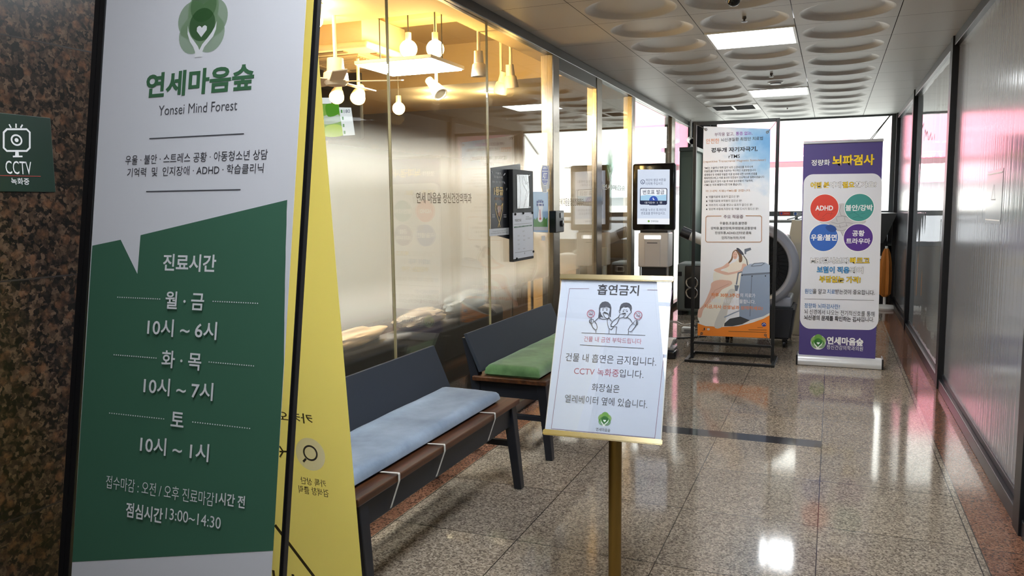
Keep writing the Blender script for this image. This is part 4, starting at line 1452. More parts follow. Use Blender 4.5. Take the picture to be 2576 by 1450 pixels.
yv = Y0 + VENT_ROW * PY
th = thing('air_vent', 'dark two-slot air vent set in the ceiling above the tall framed banner', 'vent', (-1.18, yv + 0.3, ZC))
bm = B(); box(bm, -1.48, -1.42, yv + .003, yv + PY - .003, ZC - .006, ZC + .02); box(bm, -0.935, -0.877, yv + .003, yv + PY - .003, ZC - .006, ZC + .02)
box(bm, -1.42, -0.935, yv + .003, yv + .07, ZC - .003, ZC + .02); box(bm, -1.42, -0.935, yv + PY - .07, yv + PY - .003, ZC - .003, ZC + .02)
box(bm, -1.19, -1.165, yv + .07, yv + PY - .07, ZC - .006, ZC + .02)
part('frame', bm, M_WHITE, th)
for x0, x1 in ((-1.42, -1.19), (-1.165, -0.935)):
    bm = B()
    for k in range(12):
        y = yv + 0.08 + k * 0.038
        hexa(bm, [(x0, y, ZC - .002), (x1, y, ZC - .002), (x1, y + .006, ZC - .002), (x0, y + .006, ZC - .002), (x0, y + .02, ZC + .03), (x1, y + .02, ZC + .03), (x1, y + .026, ZC + .03), (x0, y + .026, ZC + .03)])
    box(bm, x0, x1, yv + .07, yv + PY - .07, ZC + .035, ZC + .045)
    part('grille', bm, pm('vent_dark', '#3d3733', 0.6), th)

def sprinkler(y, label, zt=ZC + 0.04):
    th = thing('sprinkler', label, 'sprinkler', (-0.57, y, zt), 'sprinkler heads along the ceiling')
    bm = B(); lathe(bm, [(0, 0), (0.042, 0), (0.042, -0.006), (0.03, -0.012), (0, -0.012)], T(-0.57, y, zt), 24)
    part('collar', bm, M_STEELD, th, True)
    bm = B(); lathe(bm, [(0.012, -0.01), (0.014, -0.03), (0.007, -0.036), (0.007, -0.046), (0.022, -0.05), (0, -0.054)], T(-0.57, y, zt), 16)
    part('head', bm, M_STEELD, th, True)
sprinkler(5.42, 'ceiling sprinkler just in front of the larger lit panel')
sprinkler(7.86, 'ceiling sprinkler midway between the two lit panels')
sprinkler(10.66, 'ceiling sprinkler beyond the smaller lit panel, farthest of the three')
th = thing('smoke_detector', 'flat round white smoke detector beside the smaller lit ceiling panel', 'smoke detector', (-0.57, 8.45, ZC + 0.04))
bm = B(); lathe(bm, [(0, 0), (0.085, 0), (0.085, -0.014), (0.07, -0.026), (0, -0.028)], T(-0.57, 8.45, ZC + 0.04), 32)
part('body', bm, M_WHITE, th, True)
bm = B(); lathe(bm, [(0.055, -0.026), (0.05, -0.038), (0.0, -0.04)], T(-0.57, 8.45, ZC + 0.04), 32)
part('sensor', bm, pm('grey_plastic', '#8b8d90', 0.4), th, True)
th = thing('dome_camera', 'small dark dome camera on the ceiling at the top edge of the view', 'camera', (-0.58, 4.93, ZC + 0.04))
bm = B(); lathe(bm, [(0, 0), (0.05, 0), (0.05, -0.02), (0.044, -0.026), (0, -0.026)], T(-0.58, 4.93, ZC + 0.04), 28)
part('base', bm, M_STEELD, th, True)
bm = B(); lathe(bm, [(0.038, -0.02), (0.035, -0.042), (0.022, -0.056), (0, -0.062)], T(-0.58, 4.93, ZC + 0.04), 24)
part('dome', bm, pm('dome_black', '#0d0d10', 0.06), th, True)

# ================================================================== GRANITE WALL SIGN
th = thing('camera_notice', 'dark green plate with a white camera symbol on the granite wall', 'sign', (-1.945, 1.39, 1.47))
bm = B(); box(bm, -1.945, -1.9405, 1.285, 1.494, 1.467, 1.664, 0.0015)
part('plate', bm, pm('dark_green_plate', '#0b2a21', 0.35), th)
Print((-1.94, 0, 0), (0, 1, 0), (0, 0, 1), 0.4).draw(DATA['CCTV']).build('lettering', th)

# ================================================================== A-FRAME BANNER STAND, near left
GX, GE = Vector((1, 0, 0)), Vector((.034, .128, .9912))
GO = Vector((-1.687, 1.205, .22))
YO, YEz = Vector((-1.687, 1.6654, .22)), Vector((.034, -.13, .9909))
th = thing('banner_stand', 'tall A-frame banner stand, green and white banner in front, yellow banner behind', 'banner stand', (-1.38, 1.42, 0))
def gp(s, t, n=0.0):
    return GO + GX * (s / 1000) + GE * (t / 1000) + GX.cross(GE).normalized() * (n / 1000)
def yp(s, t, n=0.0):
    return YO + GX * (s / 1000) + YEz * (t / 1000) + GX.cross(YEz).normalized() * (n / 1000)
bm = B()
# softly bowed cloth
nx, nz = 14, 24
def bow(i, k):
    x = i / nx
    return 2.5 * math.sin(math.pi * x) + 2.0 * math.sin(3.1 * x + 2.2 * k / nz)
for side in (0,):
    V = [[bm.verts.new(gp(18 - 21 * k / nz + (585 + 2 * k / nz) * i / nx, 1800 * k / nz, 0)) for i in range(nx + 1)] for k in range(nz + 1)]
    W_ = [[bm.verts.new(gp(18 - 21 * k / nz + (585 + 2 * k / nz) * i / nx, 1800 * k / nz, -1.2 - bow(i, k))) for i in range(nx + 1)] for k in range(nz + 1)]
    for k in range(nz):
        for i in range(nx):
            bm.faces.new((V[k][i], V[k][i + 1], V[k + 1][i + 1], V[k + 1][i]))
            bm.faces.new((W_[k][i], W_[k + 1][i], W_[k + 1][i + 1], W_[k][i + 1]))
    for k in range(nz):
        bm.faces.new((V[k][0], V[k + 1][0], W_[k + 1][0], W_[k][0])); bm.faces.new((V[k][nx], W_[k][nx], W_[k + 1][nx], V[k + 1][nx]))
part('front_banner', bm, pm('banner_white', '#d9dbe3', 0.5), th, label='white and green printed banner')
pr = Print(GO, GX, GE, 0.5, 0.0005).draw(DATA['GREEN'])
pr.build('lettering', th)
bm = B()
sheet(bm, [yp(-30, 0), yp(579, 0), yp(579, 1790), yp(-30, 1790)], 0.0012, GX.cross(YEz))
part('rear_banner', bm, translucent_cloth('banner_yellow', '#efe48c', '#faf3b4', 0.82), th, label='yellow banner seen from its back')
pr = Print(YO, GX, YEz, 0.5, 0.0005).draw(DATA['YELLOW'])
pr.build('rear_print', th)
for key, nm in (('SEARCH', 'search_symbol'), ('ARROW', 'arrow_mark'), ('HINT', 'hint_lettering'), ('DIAGONAL', 'diagonal_line'), ('NAME', 'name_lettering')):
    Print(YO, GX, YEz, 0.5, 0.0005).draw(DATA[key]).build(nm, th)
for s0, s1, dt, nm in ((-22, 12, -14, 'pole'), (628, 638, -22, 'pole')):
    dn = -22 if s0 < 0 else -9
    bm = B()
    for a, b in ((s0, (s0 + s1) / 2 - 1), ((s0 + s1) / 2 + 1, s1)):
        hexa(bm, [gp(a, -220, 4), gp(b, -220, 4), gp(b, -220, dn), gp(a, -220, dn), gp(a + dt, 1815, 4), gp(b + dt, 1815, 4), gp(b + dt, 1815, dn), gp(a + dt, 1815, dn)])
    part(nm, bm, M_BLACKP, th)
for t0, t1 in ((1800, 1826), (-30, -8)):
    bm = B(); hexa(bm, [gp(-30, t0, 2), gp(636, t0, 2), gp(636, t0, -22), gp(-30, t0, -22), gp(-30, t1, 2), gp(636, t1, 2), gp(636, t1, -22), gp(-30, t1, -22)])
    part('crossbar', bm, M_BLACKP, th)
for s0 in (262,):
    bm = B(); hexa(bm, [yp(s0, -220, -6), yp(s0 + 22, -220, -6), yp(s0 + 22, -220, -28), yp(s0, -220, -28), yp(s0, 1800, -6), yp(s0 + 22, 1800, -6), yp(s0 + 22, 1800, -28), yp(s0, 1800, -28)])
    part('rear_leg', bm, M_BLACKP, th)

# ================================================================== NO SMOKING STAND
th = thing('sign_stand', 'brass pole stand holding a tilted white no smoking notice in a gold frame', 'sign', (-0.70, 2.78, 0))
SX = Vector((math.cos(.049), math.sin(.049), 0))
SO, SE = Vector((-.942, 2.592, .603)), Vector((-.394 * math.sin(.049), .394 * math.cos(.049), .919))
SN = SX.cross(SE).normalized()
def sp(s, t, n=0.0):
    return SO + SX * (s / 1000) + SE * (t / 1000) + SN * (n / 1000)
M_BRASS = pm('brass', '#8d7440', 0.28, 1.0)
M_GOLD = pm('pale_gold', '#cdbb92', 0.25, 0.9)
bm = B(); sheet(bm, [sp(3, 4), sp(417, 4), sp(417, 578), sp(3, 578)], 0.001, SN)
part('notice_sheet', bm, pm('notice_paper', '#ccd6ea', 0.5), th)
Print(SO, SX, SE, 0.5).draw(DATA['SMOKE']).build('lettering', th)
bm = B(); sheet(bm, [sp(1, 2, 5.5), sp(419, 2, 5.5), sp(419, 580, 5.5), sp(1, 580, 5.5)], 0.0012, SN)
part('clear_cover', bm, M_COVER, th)
bm = B(); sheet(bm, [sp(0, 0, -1.5), sp(420, 0, -1.5), sp(420, 582, -1.5), sp(0, 582, -1.5)], 0.004, SN)
part('back_board', bm, M_WHITE, th)
for t0, t1, nm in ((-14, 6, 'bottom_rail'), (576, 598, 'top_rail')):
    bm = B(); hexa(bm, [sp(-5, t0, 10), sp(425, t0, 10), sp(425, t0, -10), sp(-5, t0, -10), sp(-5, t1, 9), sp(425, t1, 9), sp(425, t1, -10), sp(-5, t1, -10)])
    bmesh.ops.bevel(bm, geom=bm.edges[:], offset=0.003, segments=2, affect='EDGES')
    part(nm, bm, M_GOLD, th)
PX, PYY = -0.69, 2.632
bm = B(); tube(bm, [(PX, PYY, 0.02), (PX, PYY, 0.585)], 0.0235, 24)
part('pole', bm, M_BRASS, th, True)
bm = B(); tube(bm, [(PX, PYY + .004, 0.575), (PX, PYY + .03, 0.63), (PX, PYY + 0.055, 0.70), (PX, PYY + .062, 0.76)], 0.014, 16)
hexa(bm, [sp(190, 110, -6), sp(290, 110, -6), sp(290, 110, -16), sp(190, 110, -16), sp(190, 260, -6), sp(290, 260, -6), sp(290, 260, -16), sp(190, 260, -16)])
part('bracket', bm, M_BRASS, th, True)
bm = B(); lathe(bm, [(0, 0), (0.115, 0), (0.12, 0.006), (0.115, 0.014), (0.06, 0.022), (0.03, 0.035), (0, 0.035)], T(PX, PYY, 0), 48)
part('base_plate', bm, M_BRASS, th, True)

# ================================================================== BENCHES AND CUSHIONS
M_SEATW = wood('bench_wood', '#2a170d', '#623c23')
M_BENCH = pm('bench_black', '#1b1e25', 0.38)
M_BACK = pm('bench_back', '#2f353f', 0.6, 0, 0.2)
def bench(y0, label):
    th = thing('bench', label, 'bench', (-1.65, y0 + 0.725, 0), 'black benches with wooden seats along the glass')
    y1 = y0 + 1.45
    bm = B(); box(bm, -1.875, -1.425, y0, y1, 0.425, 0.452, 0.005)
    part('seat', bm, M_SEATW, th)
    bm = B(); box(bm, -1.472, -1.448, y0 + .05, y1 - .05, 0.325, 0.425, 0.003); part('apron', bm, M_BENCH, th)
    bm = B(); box(bm, -1.845, -1.822, y0 + .05, y1 - .05, 0.335, 0.425, 0.003); part('apron', bm, M_BENCH, th)
    for y in (y0 + 0.03, y1 - 0.053):
        bm = B(); box(bm, -1.84, -1.45, y, y + 0.023, 0.335, 0.425, 0.003); part('side_apron', bm, M_BENCH, th)
        bm = B(); box(bm, -1.84, -1.45, y - 0.004, y + 0.02, 0.215, 0.245, 0.003); part('stretcher', bm, M_BENCH, th)
    bm = B(); box(bm, -1.84, -1.82, y0 + .05, y1 - .05, 0.20, 0.235, 0.003); part('rear_stretcher', bm, M_BENCH, th)
    for ya, sg in ((y0 + .022, -1), (y1 - .022, 1)):
        yb = ya - sg * 0.055
        lo, hi = sorted((ya, yb))
        d = sg * 0.012
        bm = B(); hexa(bm, [(-1.438, lo + d + .006, 0), (-1.398, lo + d + .006, 0), (-1.398, hi + d - .006, 0), (-1.438, hi + d - .006, 0),
                           (-1.492, lo, 0.425), (-1.437, lo, 0.425), (-1.437, hi, 0.425), (-1.492, hi, 0.425)])
        bmesh.ops.bevel(bm, geom=bm.edges[:], offset=0.003, segments=1, affect='EDGES')
        part('front_leg', bm, M_BENCH, th)
        # rear leg runs up behind the seat and carries the backrest
        bm = B(); pr_ = [(-1.90, 0.0, .036), (-1.862, 0.36, .05), (-1.872, 0.46, .05), (-1.93, 0.665, .03)]
        vs = []
        for x, z, w in pr_:
            vs.append([bm.verts.new(p) for p in ((x - w / 2, lo, z), (x + w / 2, lo, z), (x + w / 2, hi, z), (x - w / 2, hi, z))])
        for a, b in zip(vs, vs[1:]):
            for k in range(4):
                bm.faces.new((a[k], a[(k + 1) % 4], b[(k + 1) % 4], b[k]))
        bm.faces.new(vs[0][::-1]); bm.faces.new(vs[-1])
        part('rear_leg', bm, M_BENCH, th)
    bm = B(); hexa(bm, [(-1.832, y0 + .0, .475), (-1.812, y0 + .0, .48), (-1.812, y1 - .0, .48), (-1.832, y1 - .0, .475), (-1.925, y0 + .0, .69), (-1.905, y0 + .0, .695), (-1.905, y1 - .0, .695), (-1.925, y1 - .0, .69)])
    bmesh.ops.bevel(bm, geom=bm.edges[:], offset=0.003, segments=1, affect='EDGES')
    part('backrest', bm, M_BACK, th)
    return th
bench(2.11, 'black bench with the blue-grey cushion, nearer of the two along the glass')
bench(3.95, 'black bench with the green cushion, partly hidden by the no smoking notice')

def cushion(name, label, x0, x1, y0, y1, z0, th_, mat, seed, ties):
    th = thing('seat_cushion', label, 'cushion', ((x0 + x1) / 2, (y0 + y1) / 2, z0))
    bm = B()
    nx, ny = 14, 48
    def q(i, n):      # denser rows near the edges
        t = i / n
        return 0.5 - 0.5 * math.cos(math.pi * t) if 0 < i < n else t
    top, bot = [], []
    for j in range(ny + 1):
        rt, rb = [], []
        for i in range(nx + 1):
            u, v = q(i, nx), q(j, ny)
            x, y = x0 + (x1 - x0) * u, y0 + (y1 - y0) * v
            e = min(u * (x1 - x0), (1 - u) * (x1 - x0), v * (y1 - y0), (1 - v) * (y1 - y0))
            k = min(1.0, e / 0.032)
            h = th_ * (0.40 + 0.60 * math.sqrt(max(0, 1 - (1 - k) ** 2)))
            w = noise.noise(Vector((x * 5 + seed, y * 3.2, seed))) * 0.007 + noise.noise(Vector((x * 14, y * 9 + seed, 2.0))) * 0.0035
            crease = -0.006 * math.exp(-((abs(math.sin((y * 2.1 + x * 1.3 + seed))) / 0.05) ** 2)) * k
            ex = noise.noise(Vector((y * 2.6, seed, 0))) * 0.008 * (1 if u in (0, 1) else 0.6)
            rt.append(bm.verts.new((x + ex, y + noise.noise(Vector((x * 6, seed, 3))) * 0.006, z0 + h + (w + crease) * k)))
            rb.append(bm.verts.new((x + ex * 0.5, y, z0 + 0.001 + (0.012 if k < 0.2 else 0.0))))
        top.append(rt); bot.append(rb)
    for j in range(ny):
        for i in range(nx):
            bm.faces.new((top[j][i], top[j][i + 1], top[j + 1][i + 1], top[j + 1][i]))
            bm.faces.new((bot[j][i], bot[j + 1][i], bot[j + 1][i + 1], bot[j][i + 1]))
        bm.faces.new((top[j][0], top[j + 1][0], bot[j + 1][0], bot[j][0])); bm.faces.new((top[j][nx], bot[j][nx], bot[j + 1][nx], top[j + 1][nx]))
    for i in range(nx):
        bm.faces.new((top[0][i], bot[0][i], bot[0][i + 1], top[0][i + 1])); bm.faces.new((top[ny][i], top[ny][i + 1], bot[ny][i + 1], bot[ny][i]))
    o = part('pad', bm, mat, th, True)
    for y, y2 in ties:
        bm = B()
        z = z0 + 0.004
        p = [(x1 - 0.01, y, z), (-1.424, y + 0.006, z + 0.002), (-1.4215, y + 0.007, z - 0.003), (-1.421, y + 0.006, 0.43), (-1.437, y2, 0.34)]
        for a, b in zip(p, p[1:]):
            a, b = Vector(a), Vector(b)
            s_ = Vector((0, 0.006, 0)); t_ = Vector((0.0015, 0, 0.0015))
            hexa(bm, [a - s_, a + s_, a + s_ + t_, a - s_ + t_, b - s_, b + s_, b + s_ + t_, b - s_ + t_])
        part('tie', bm, pm('tie_white', '#c9c8c4', 0.7), th)
    return th
cushion('c', 'long blue-grey velvet seat cushion tied to the nearer bench', -1.812, -1.49, 2.13, 3.46, 0.453, 0.058, velvet('velvet_blue', '#687a91', '#8fa0b5'), 3.1,
        ((2.36, 2.33), (2.72, 2.68), (3.23, 3.19)))
cushion('c', 'long green velvet seat cushion on the bench behind the no smoking notice', -1.805, -1.47, 3.97, 5.33, 0.453, 0.066, velvet('velvet_green', '#3c6137', '#729b66'), 8.4,
        ((4.25, 4.22), (5.02, 4.98)))

# ================================================================== NUMBER TICKET KIOSK
th = thing('ticket_kiosk', 'white ticket kiosk with a black tablet-like touch screen, before the glass', 'kiosk', (-1.66, 7.92, 0))
KX, KY = -1.873, 7.8
bm = B(); box(bm, KX - 0.006, KX + 0.430, KY + 0.004, KY + 0.055, 1.146, 1.818, 0.028, 4)
part('screen_shell', bm, pm('silver_plastic', '#a9adb3', 0.3, 0.4), th, True)
bm = B(); box(bm, KX, KX + 0.424, KY - 0.004, KY + 0.03, 1.153, 1.812, 0.016, 4)
part('screen_bezel', bm, pm('gloss_black', '#0b0c10', 0.12), th, True)
Print((KX, KY - 0.0045, 0), (1, 0, 0), (0, 0, 1), 0.3, 0.0008).draw(DATA['KIOSK']).build('screen_display', th)
bm = B(); box(bm, KX + 0.07, KX + 0.35, KY + 0.03, KY + 0.2, 1.11, 1.16, 0.006)
part('screen_mount', bm, pm('dark_grey_plastic', '#2c2d31', 0.4), th)
bm = B(); box(bm, KX + 0.057, KX + 0.364, KY + 0.005, KY + 0.24, 0.776, 1.125, 0.014, 3)
part('printer_body', bm, pm('kiosk_white', '#d3cfca', 0.35), th, True)
bm = B(); box(bm, KX + 0.124, KX + 0.284, KY - 0.003, KY + 0.02, 0.783, 1.062, 0.004)
part('printer_door', bm, pm('kiosk_white2', '#cbc7c3', 0.3), th)
bm = B(); box(bm, KX + 0.12, KX + 0.287, KY - 0.004, KY + 0.02, 1.062, 1.098, 0.005)
part('ticket_slot', bm, pm('slot_glow', '#ffffff', 0.4, emit='#ffffff', estr=1.6), th, label='glowing white ticket slot')
bm = B(); box(bm, KX + 0.15, KX + 0.255, KY - 0.0045, KY, 1.020, 1.027)
part('slot_mark', bm, M_BLACK, th)
bm = B(); box(bm, KX + 0.085, KX + 0.335, KY + 0.03, KY + 0.20, 0.03, 0.78, 0.008)
part('pedestal', bm, pm('kiosk_dark', '#26282d', 0.4), th)
for x in (KX + 0.066, KX + 0.345):
    bm = B(); box(bm, x, x + 0.012, KY + 0.03, KY + 0.06, 0.03, 0.776, 0.002)
    part('side_rail', bm, pm('kiosk_rail', '#b9bbbd', 0.3, 0.6), th)
bm = B(); box(bm, KX + 0.0, KX + 0.42, KY - 0.10, KY + 0.24, 0.0, 0.03, 0.006)
part('base_plate', bm, pm('kiosk_rail2', '#9b9da0', 0.35, 0.6), th)

# ================================================================== TALL FRAMED BANNER
th = thing('banner_stand', 'tall black metal frame with a laced pale banner showing a reclining woman', 'banner stand', (-0.8, 7.16, 0))
def bar(x0, x1, y0, y1, z0, z1, nm):
    bm = B(); box(bm, x0, x1, y0, y1, z0, z1, 0.002); part(nm, bm, M_BLACKP, th)
bar(-1.170, -1.142, 7.145, 7.173, 0.0, 2.136, 'post'); bar(-0.468, -0.440, 7.145, 7.173, 0.0, 2.136, 'post')
bar(-1.142, -0.468, 7.145, 7.173, 2.108, 2.136, 'top_bar'); bar(-1.142, -0.468, 7.147, 7.171, 0.135, 0.158, 'bottom_bar')
for x0, x1 in ((-1.190, -1.160), (-0.452, -0.422)):
    bar(x0, x1, 6.95, 7.40, 0.0, 0.024, 'foot')
bar(-1.16, -0.452, 6.95, 6.975, 0.0, 0.024, 'foot_bar'); bar(-1.16, -0.452, 7.375, 7.40, 0.0, 0.024, 'foot_bar')
RT = [(-1.081, 7.15, 2.095), (-1.095, 7.15, .212), (-.494, 7.15, .227), (-.516, 7.15, 2.047)]
bm = B(); sheet(bm, RT, 0.001, (0, -1, 0))
part('banner_sheet', bm, banner_wash('wash_banner'), th)
Print((-1.16, 7.15, 0), (1, 0, 0), (0, 0, 1), 0.5).draw(DATA['RTMS']).build('lettering', th)
for (cx, cz), (fx, fz) in (((-1.060, 2.066), (-1.146, 2.112)), ((-.540, 2.020), (-.464, 2.112)), ((-1.07, .235), (-1.146, .150)), ((-.516, .25), (-.462, .150))):
    bm = B(); lathe(bm, [(0.007, 0), (0.012, 0.0), (0.012, 0.003), (0.007, 0.003), (0.007, 0)], T(cx, 7.1485, cz) @ R(90, 'X'), 20); part('eyelet', bm, M_STEELD, th, True)
    bm = B(); tube(bm, [(cx, 7.147, cz), ((cx + fx) / 2 + .004, 7.146, (cz + fz) / 2), (fx, 7.143, fz)], 0.0025, 6); part('lace', bm, pm('lace', '#6c6a66', 0.7), th)

# ================================================================== ROLL-UP BANNER
th = thing('roll_up_banner', 'purple and white roll-up banner with four coloured circles on a silver base', 'banner', (0.07, 7.25, 0))
bm = B(); sheet(bm, [(-.246, 7.2, 1.915), (-.236, 7.2, .075), (.374, 7.2, .075), (.369, 7.2, 1.915)], 0.001, (0, -1, 0))
part('banner_sheet', bm, pm('banner_purple', '#4d4282', 0.45), th)
Print((-.245, 7.2, 0), (1, 0, 0), (0, 0, 1), 0.45).draw(DATA['ROLL']).build('lettering', th)
bm = B(); box(bm, -.248, .373, 7.190, 7.212, 1.908, 1.932, 0.004); part('top_rail', bm, pm('rail_silver', '#c2c2c6', 0.3, 0.6), th)
bm = B()
pr_ = [(7.155, 0.004), (7.150, 0.03), (7.165, 0.07), (7.19, 0.085), (7.25, 0.085), (7.30, 0.065), (7.325, 0.03), (7.32, 0.004)]
a = [bm.verts.new((-.245, y, z)) for y, z in pr_]; b = [bm.verts.new((.425, y, z)) for y, z in pr_]
bm.faces.new(a); bm.faces.new(b[::-1])
for i in range(len(pr_)):
    j = (i + 1) % len(pr_); bm.faces.new((a[i], b[i], b[j], a[j]))
part('base_cassette', bm, pm('base_silver', '#d2d3d6', 0.3, 0.25), th, True)
for x0, x1 in ((-.257, -.243), (.423, .437)):
    bm = B(); box(bm, x0, x1, 7.145, 7.33, 0.0, 0.092, 0.005); part('end_cap', bm, M_BLACK, th)
bm = B(); tube(bm, [(0.06, 7.26, 0.06), (0.06, 7.215, 1.92)], 0.008, 10); part('support_rod', bm, M_STEELD, th)

# ================================================================== POSTERS AND FITTINGS ON THE GLASS
def flat(name, label, cat, pts, mat, key, th_=0.0012, loc=None):
    c = Vector(loc or (-1.989, sum(p[0] for p in pts) / len(pts), min(p[1] for p in pts)))
    th = thing(name, label, cat, c)
    bm = B(); sheet(bm, [(-1.9884, y, z) for y, z in pts], th_, (1, 0, 0))
    part('paper', bm, mat, th)
    if key:
        Print((-1.988, 0, 0), (0, 1, 0), (0, 0, 1), 0.35).draw(DATA[key]).build('lettering', th)
        if key == 'TROPHY':
            Print((-1.988, 0, 0), (0, 1, 0), (0, 0, 1), 0.35).draw(DATA['CAPTION']).build('caption_strip', th)
    return th
flat('poster', 'black award poster with a trophy figure on the glass behind the black notice box', 'poster',
     [(4.505, 1.238), (5.02, 1.16), (5.02, 1.70), (4.51, 1.652)], pm('poster_black', '#22242a', 0.25), 'TROPHY')
th = flat('window_sticker', 'blue octagonal security sticker on the glass beside the steel door post', 'sticker', [(5.45, 1.535), (5.6, 1.535), (5.62, 1.58), (5.62, 1.66), (5.6, 1.71), (5.46, 1.71), (5.43, 1.66), (5.43, 1.57)], M_WHITE, 'SHIELD')
flat('barcode_sticker', 'tiny white barcode label under the blue octagonal sticker', 'sticker', [tuple(v / 1000 for v in DATA['BARCODE'][0][1][k:k + 2]) for k in (4, 6, 0, 2)], M_WHITE, 'BARCODE')
flat('poster', 'sky blue poster with grass and a white thermometer beside the door lock', 'poster',
     [(5.262, 1.225), (5.575, 1.21), (5.58, 1.515), (5.262, 1.512)], pm('poster_sky', '#9dbfe0', 0.3), 'THERMO')
flat('paper_note', 'small white paper note on the glass under the sky blue poster', 'note', [(5.43, 1.155), (5.51, 1.15), (5.51, 1.185), (5.43, 1.19)], M_WHITE, None)
Print((-1.989, 0, 0), (0, 1, 0), (0, 0, 1)).draw(DATA['GLASS1']).build('lettering', win3)
Print((-1.989, 0, 0), (0, 1, 0), (0, 0, 1)).draw(DATA['GLASS2']).build('lettering', door1)
Print((-1.989, 0, 0), (0, 1, 0), (0, 0, 1)).draw(DATA['GLASS3']).build('window_logo', win5)
# black notice box
th = thing('notice_box', 'slim black notice box with pinned white papers fixed to the glass', 'notice board', (-1.97, 4.98, 1.04))
bm = B(); box(bm, -1.985, -1.952, 4.79, 5.167, 1.041, 1.654, 0.003)
part('box', bm, pm('notice_black', '#16181d', 0.5), th)
Print((-1.9515, 0, 0), (0, 1, 0), (0, 0, 1), 0.35).draw(DATA['BOARD']).build('papers', th)
for y, z in ((4.815, 1.358), (4.96, 1.363), (5.135, 1.363), (4.835, 1.06), (5.15, 1.09)):
    bm = B(); lathe(bm, [(0, 0), (0.008, 0), (0.009, 0.005), (0.005, 0.01), (0, 0.011)], T(-1.951, y, z) @ R(90, 'Y'), 14)
    part('pin', bm, M_BLACK, th, True)
# door lock on the sliding door's edge
bm = B(); box(bm, -1.990, -1.935, 5.60, 5.80, 1.205, 1.372, 0.006)
lk = obj('door_lock', bm, pm('lock_black', '#101114', 0.3), door1)
bm = B(); box(bm, -1.934, -1.930, 5.70, 5.78, 1.315, 1.355, 0.001); obj('lock_window', bm, pm('lock_grey', '#77797d', 0.2), lk)
bm = B(); lathe(bm, [(0, 0), (0.024, 0), (0.024, 0.012), (0.012, 0.014), (0, 0.014)], T(-1.936, 5.74, 1.272) @ R(90, 'Y'), 24); obj('lock_dial', bm, pm('lock_dial', '#2a2c30', 0.15), lk, True)
# switch plate on the last glass
th = thing('wall_switch', 'small white switch plate on the last steel post right of the kiosk screen', 'switch', (-1.96, 10.42, 1.45))
bm = B(); box(bm, -1.966, -1.945, 10.375, 10.465, 1.37, 1.54, 0.004); part('plate', bm, M_WHITE, th)
bm = B(); box(bm, -1.946, -1.940, 10.395, 10.445, 1.41, 1.50, 0.002); part('button', bm, M_WHITE, th)
# pale notice held on the filmed glass on the right
th = thing('paper_notice', 'pale clear-sleeved notice stuck on the nearest right-hand glass pane', 'notice', (0.808, 4.95, 1.28))
bm = B(); sheet(bm, [(.8105, 5.170, 1.578), (.8105, 4.724, 1.583), (.8105, 4.726, 1.292), (.8105, 5.185, 1.288)], 0.001, (-1, 0, 0))
part('sleeve', bm, pm('sleeve_grey', '#8f939b', 0.2), th)
pr = Print((.8095, 0, 0), (0, -1, 0), (0, 0, 1), 0.3)
pr.stroke([(-5150, 1560), (-4745, 1563)], 7, ink('white')); pr.stroke([(-5160, 1308), (-4745, 1311)], 7, ink('white')); pr.stroke([(-4960, 1500), (-5010, 1420), (-4910, 1420)], 5, ink('film'), True)
pr.build('print', th)

# ================================================================== CLUTTER AT THE FAR END
M_SHELL = pm('cooler_shell', '#b9bcc2', 0.3, 0.2)
M_TANK = pm('cooler_tank', '#2a2c31', 0.35)
th = thing('air_cooler', 'big silver air cooler with a round black grille on a dark wheeled tank', 'air cooler', (-0.70, 8.1, 0))
CX, CZ = -0.70, 0.80
MF = T(CX, 7.93, CZ) @ R(90, 'X')
bm = B(); lathe(bm, [(0.325, 0.0), (0.335, 0.028), (0.36, 0.04), (0.395, 0.03), (0.418, 0.0), (0.423, -0.05), (0.41, -0.13), (0.36, -0.2), (0.0, -0.21)], MF, 56)
part('round_shroud', bm, M_SHELL, th, True)
bm = B(); lathe(bm, [(0.0, -0.05), (0.33, -0.05), (0.33, -0.03), (0.0, -0.03)], MF, 48); part('fan_recess', bm, pm('grille_back', '#0b0b0d', 0.6), th)
bm = B()
for k in range(48):
    a = 2 * math.pi * k / 48
    c, s_ = math.cos(a), math.sin(a)
    tube(bm, [(CX + .06 * c, 7.935, CZ + .06 * s_), (CX + .2 * c - .02 * s_, 7.922, CZ + .2 * s_ + .02 * c), (CX + .322 * c, 7.935, CZ + .322 * s_)], 0.003, 4, False)
for r in (.06, .15, .24):
    tube(bm, [(CX + r * math.cos(2 * math.pi * k / 36), 7.926, CZ + r * math.sin(2 * math.pi * k / 36)) for k in range(37)], 0.0035, 4, False)
lathe(bm, [(0, 0.01), (0.06, 0.01), (0.06, -0.01), (0, -0.01)], MF, 24)
part('grille', bm, pm('grille_black', '#17181b', 0.4), th)
bm = B(); box(bm, CX - 0.30, CX + 0.32, 8.0, 8.42, 0.40, 1.10, 0.05, 4); part('body', bm, M_SHELL, th, True)
bm = B(); hexa(bm, [(CX - .30, 7.93, .085), (CX + .36, 7.93, .085), (CX + .36, 8.4, .085), (CX - .30, 8.4, .085), (CX - .33, 7.9, .40), (CX + .40, 7.9, .40), (CX + .40, 8.43, .40), (CX - .33, 8.43, .40)])
bmesh.ops.bevel(bm, geom=bm.edges[:], offset=0.02, segments=3, affect='EDGES')
part('water_tank', bm, M_TANK, th, True)
bm = B(); box(bm, CX + .1, CX + .36, 7.96, 8.40, .395, .50, .02, 3); part('control_band', bm, M_SHELL, th, True)
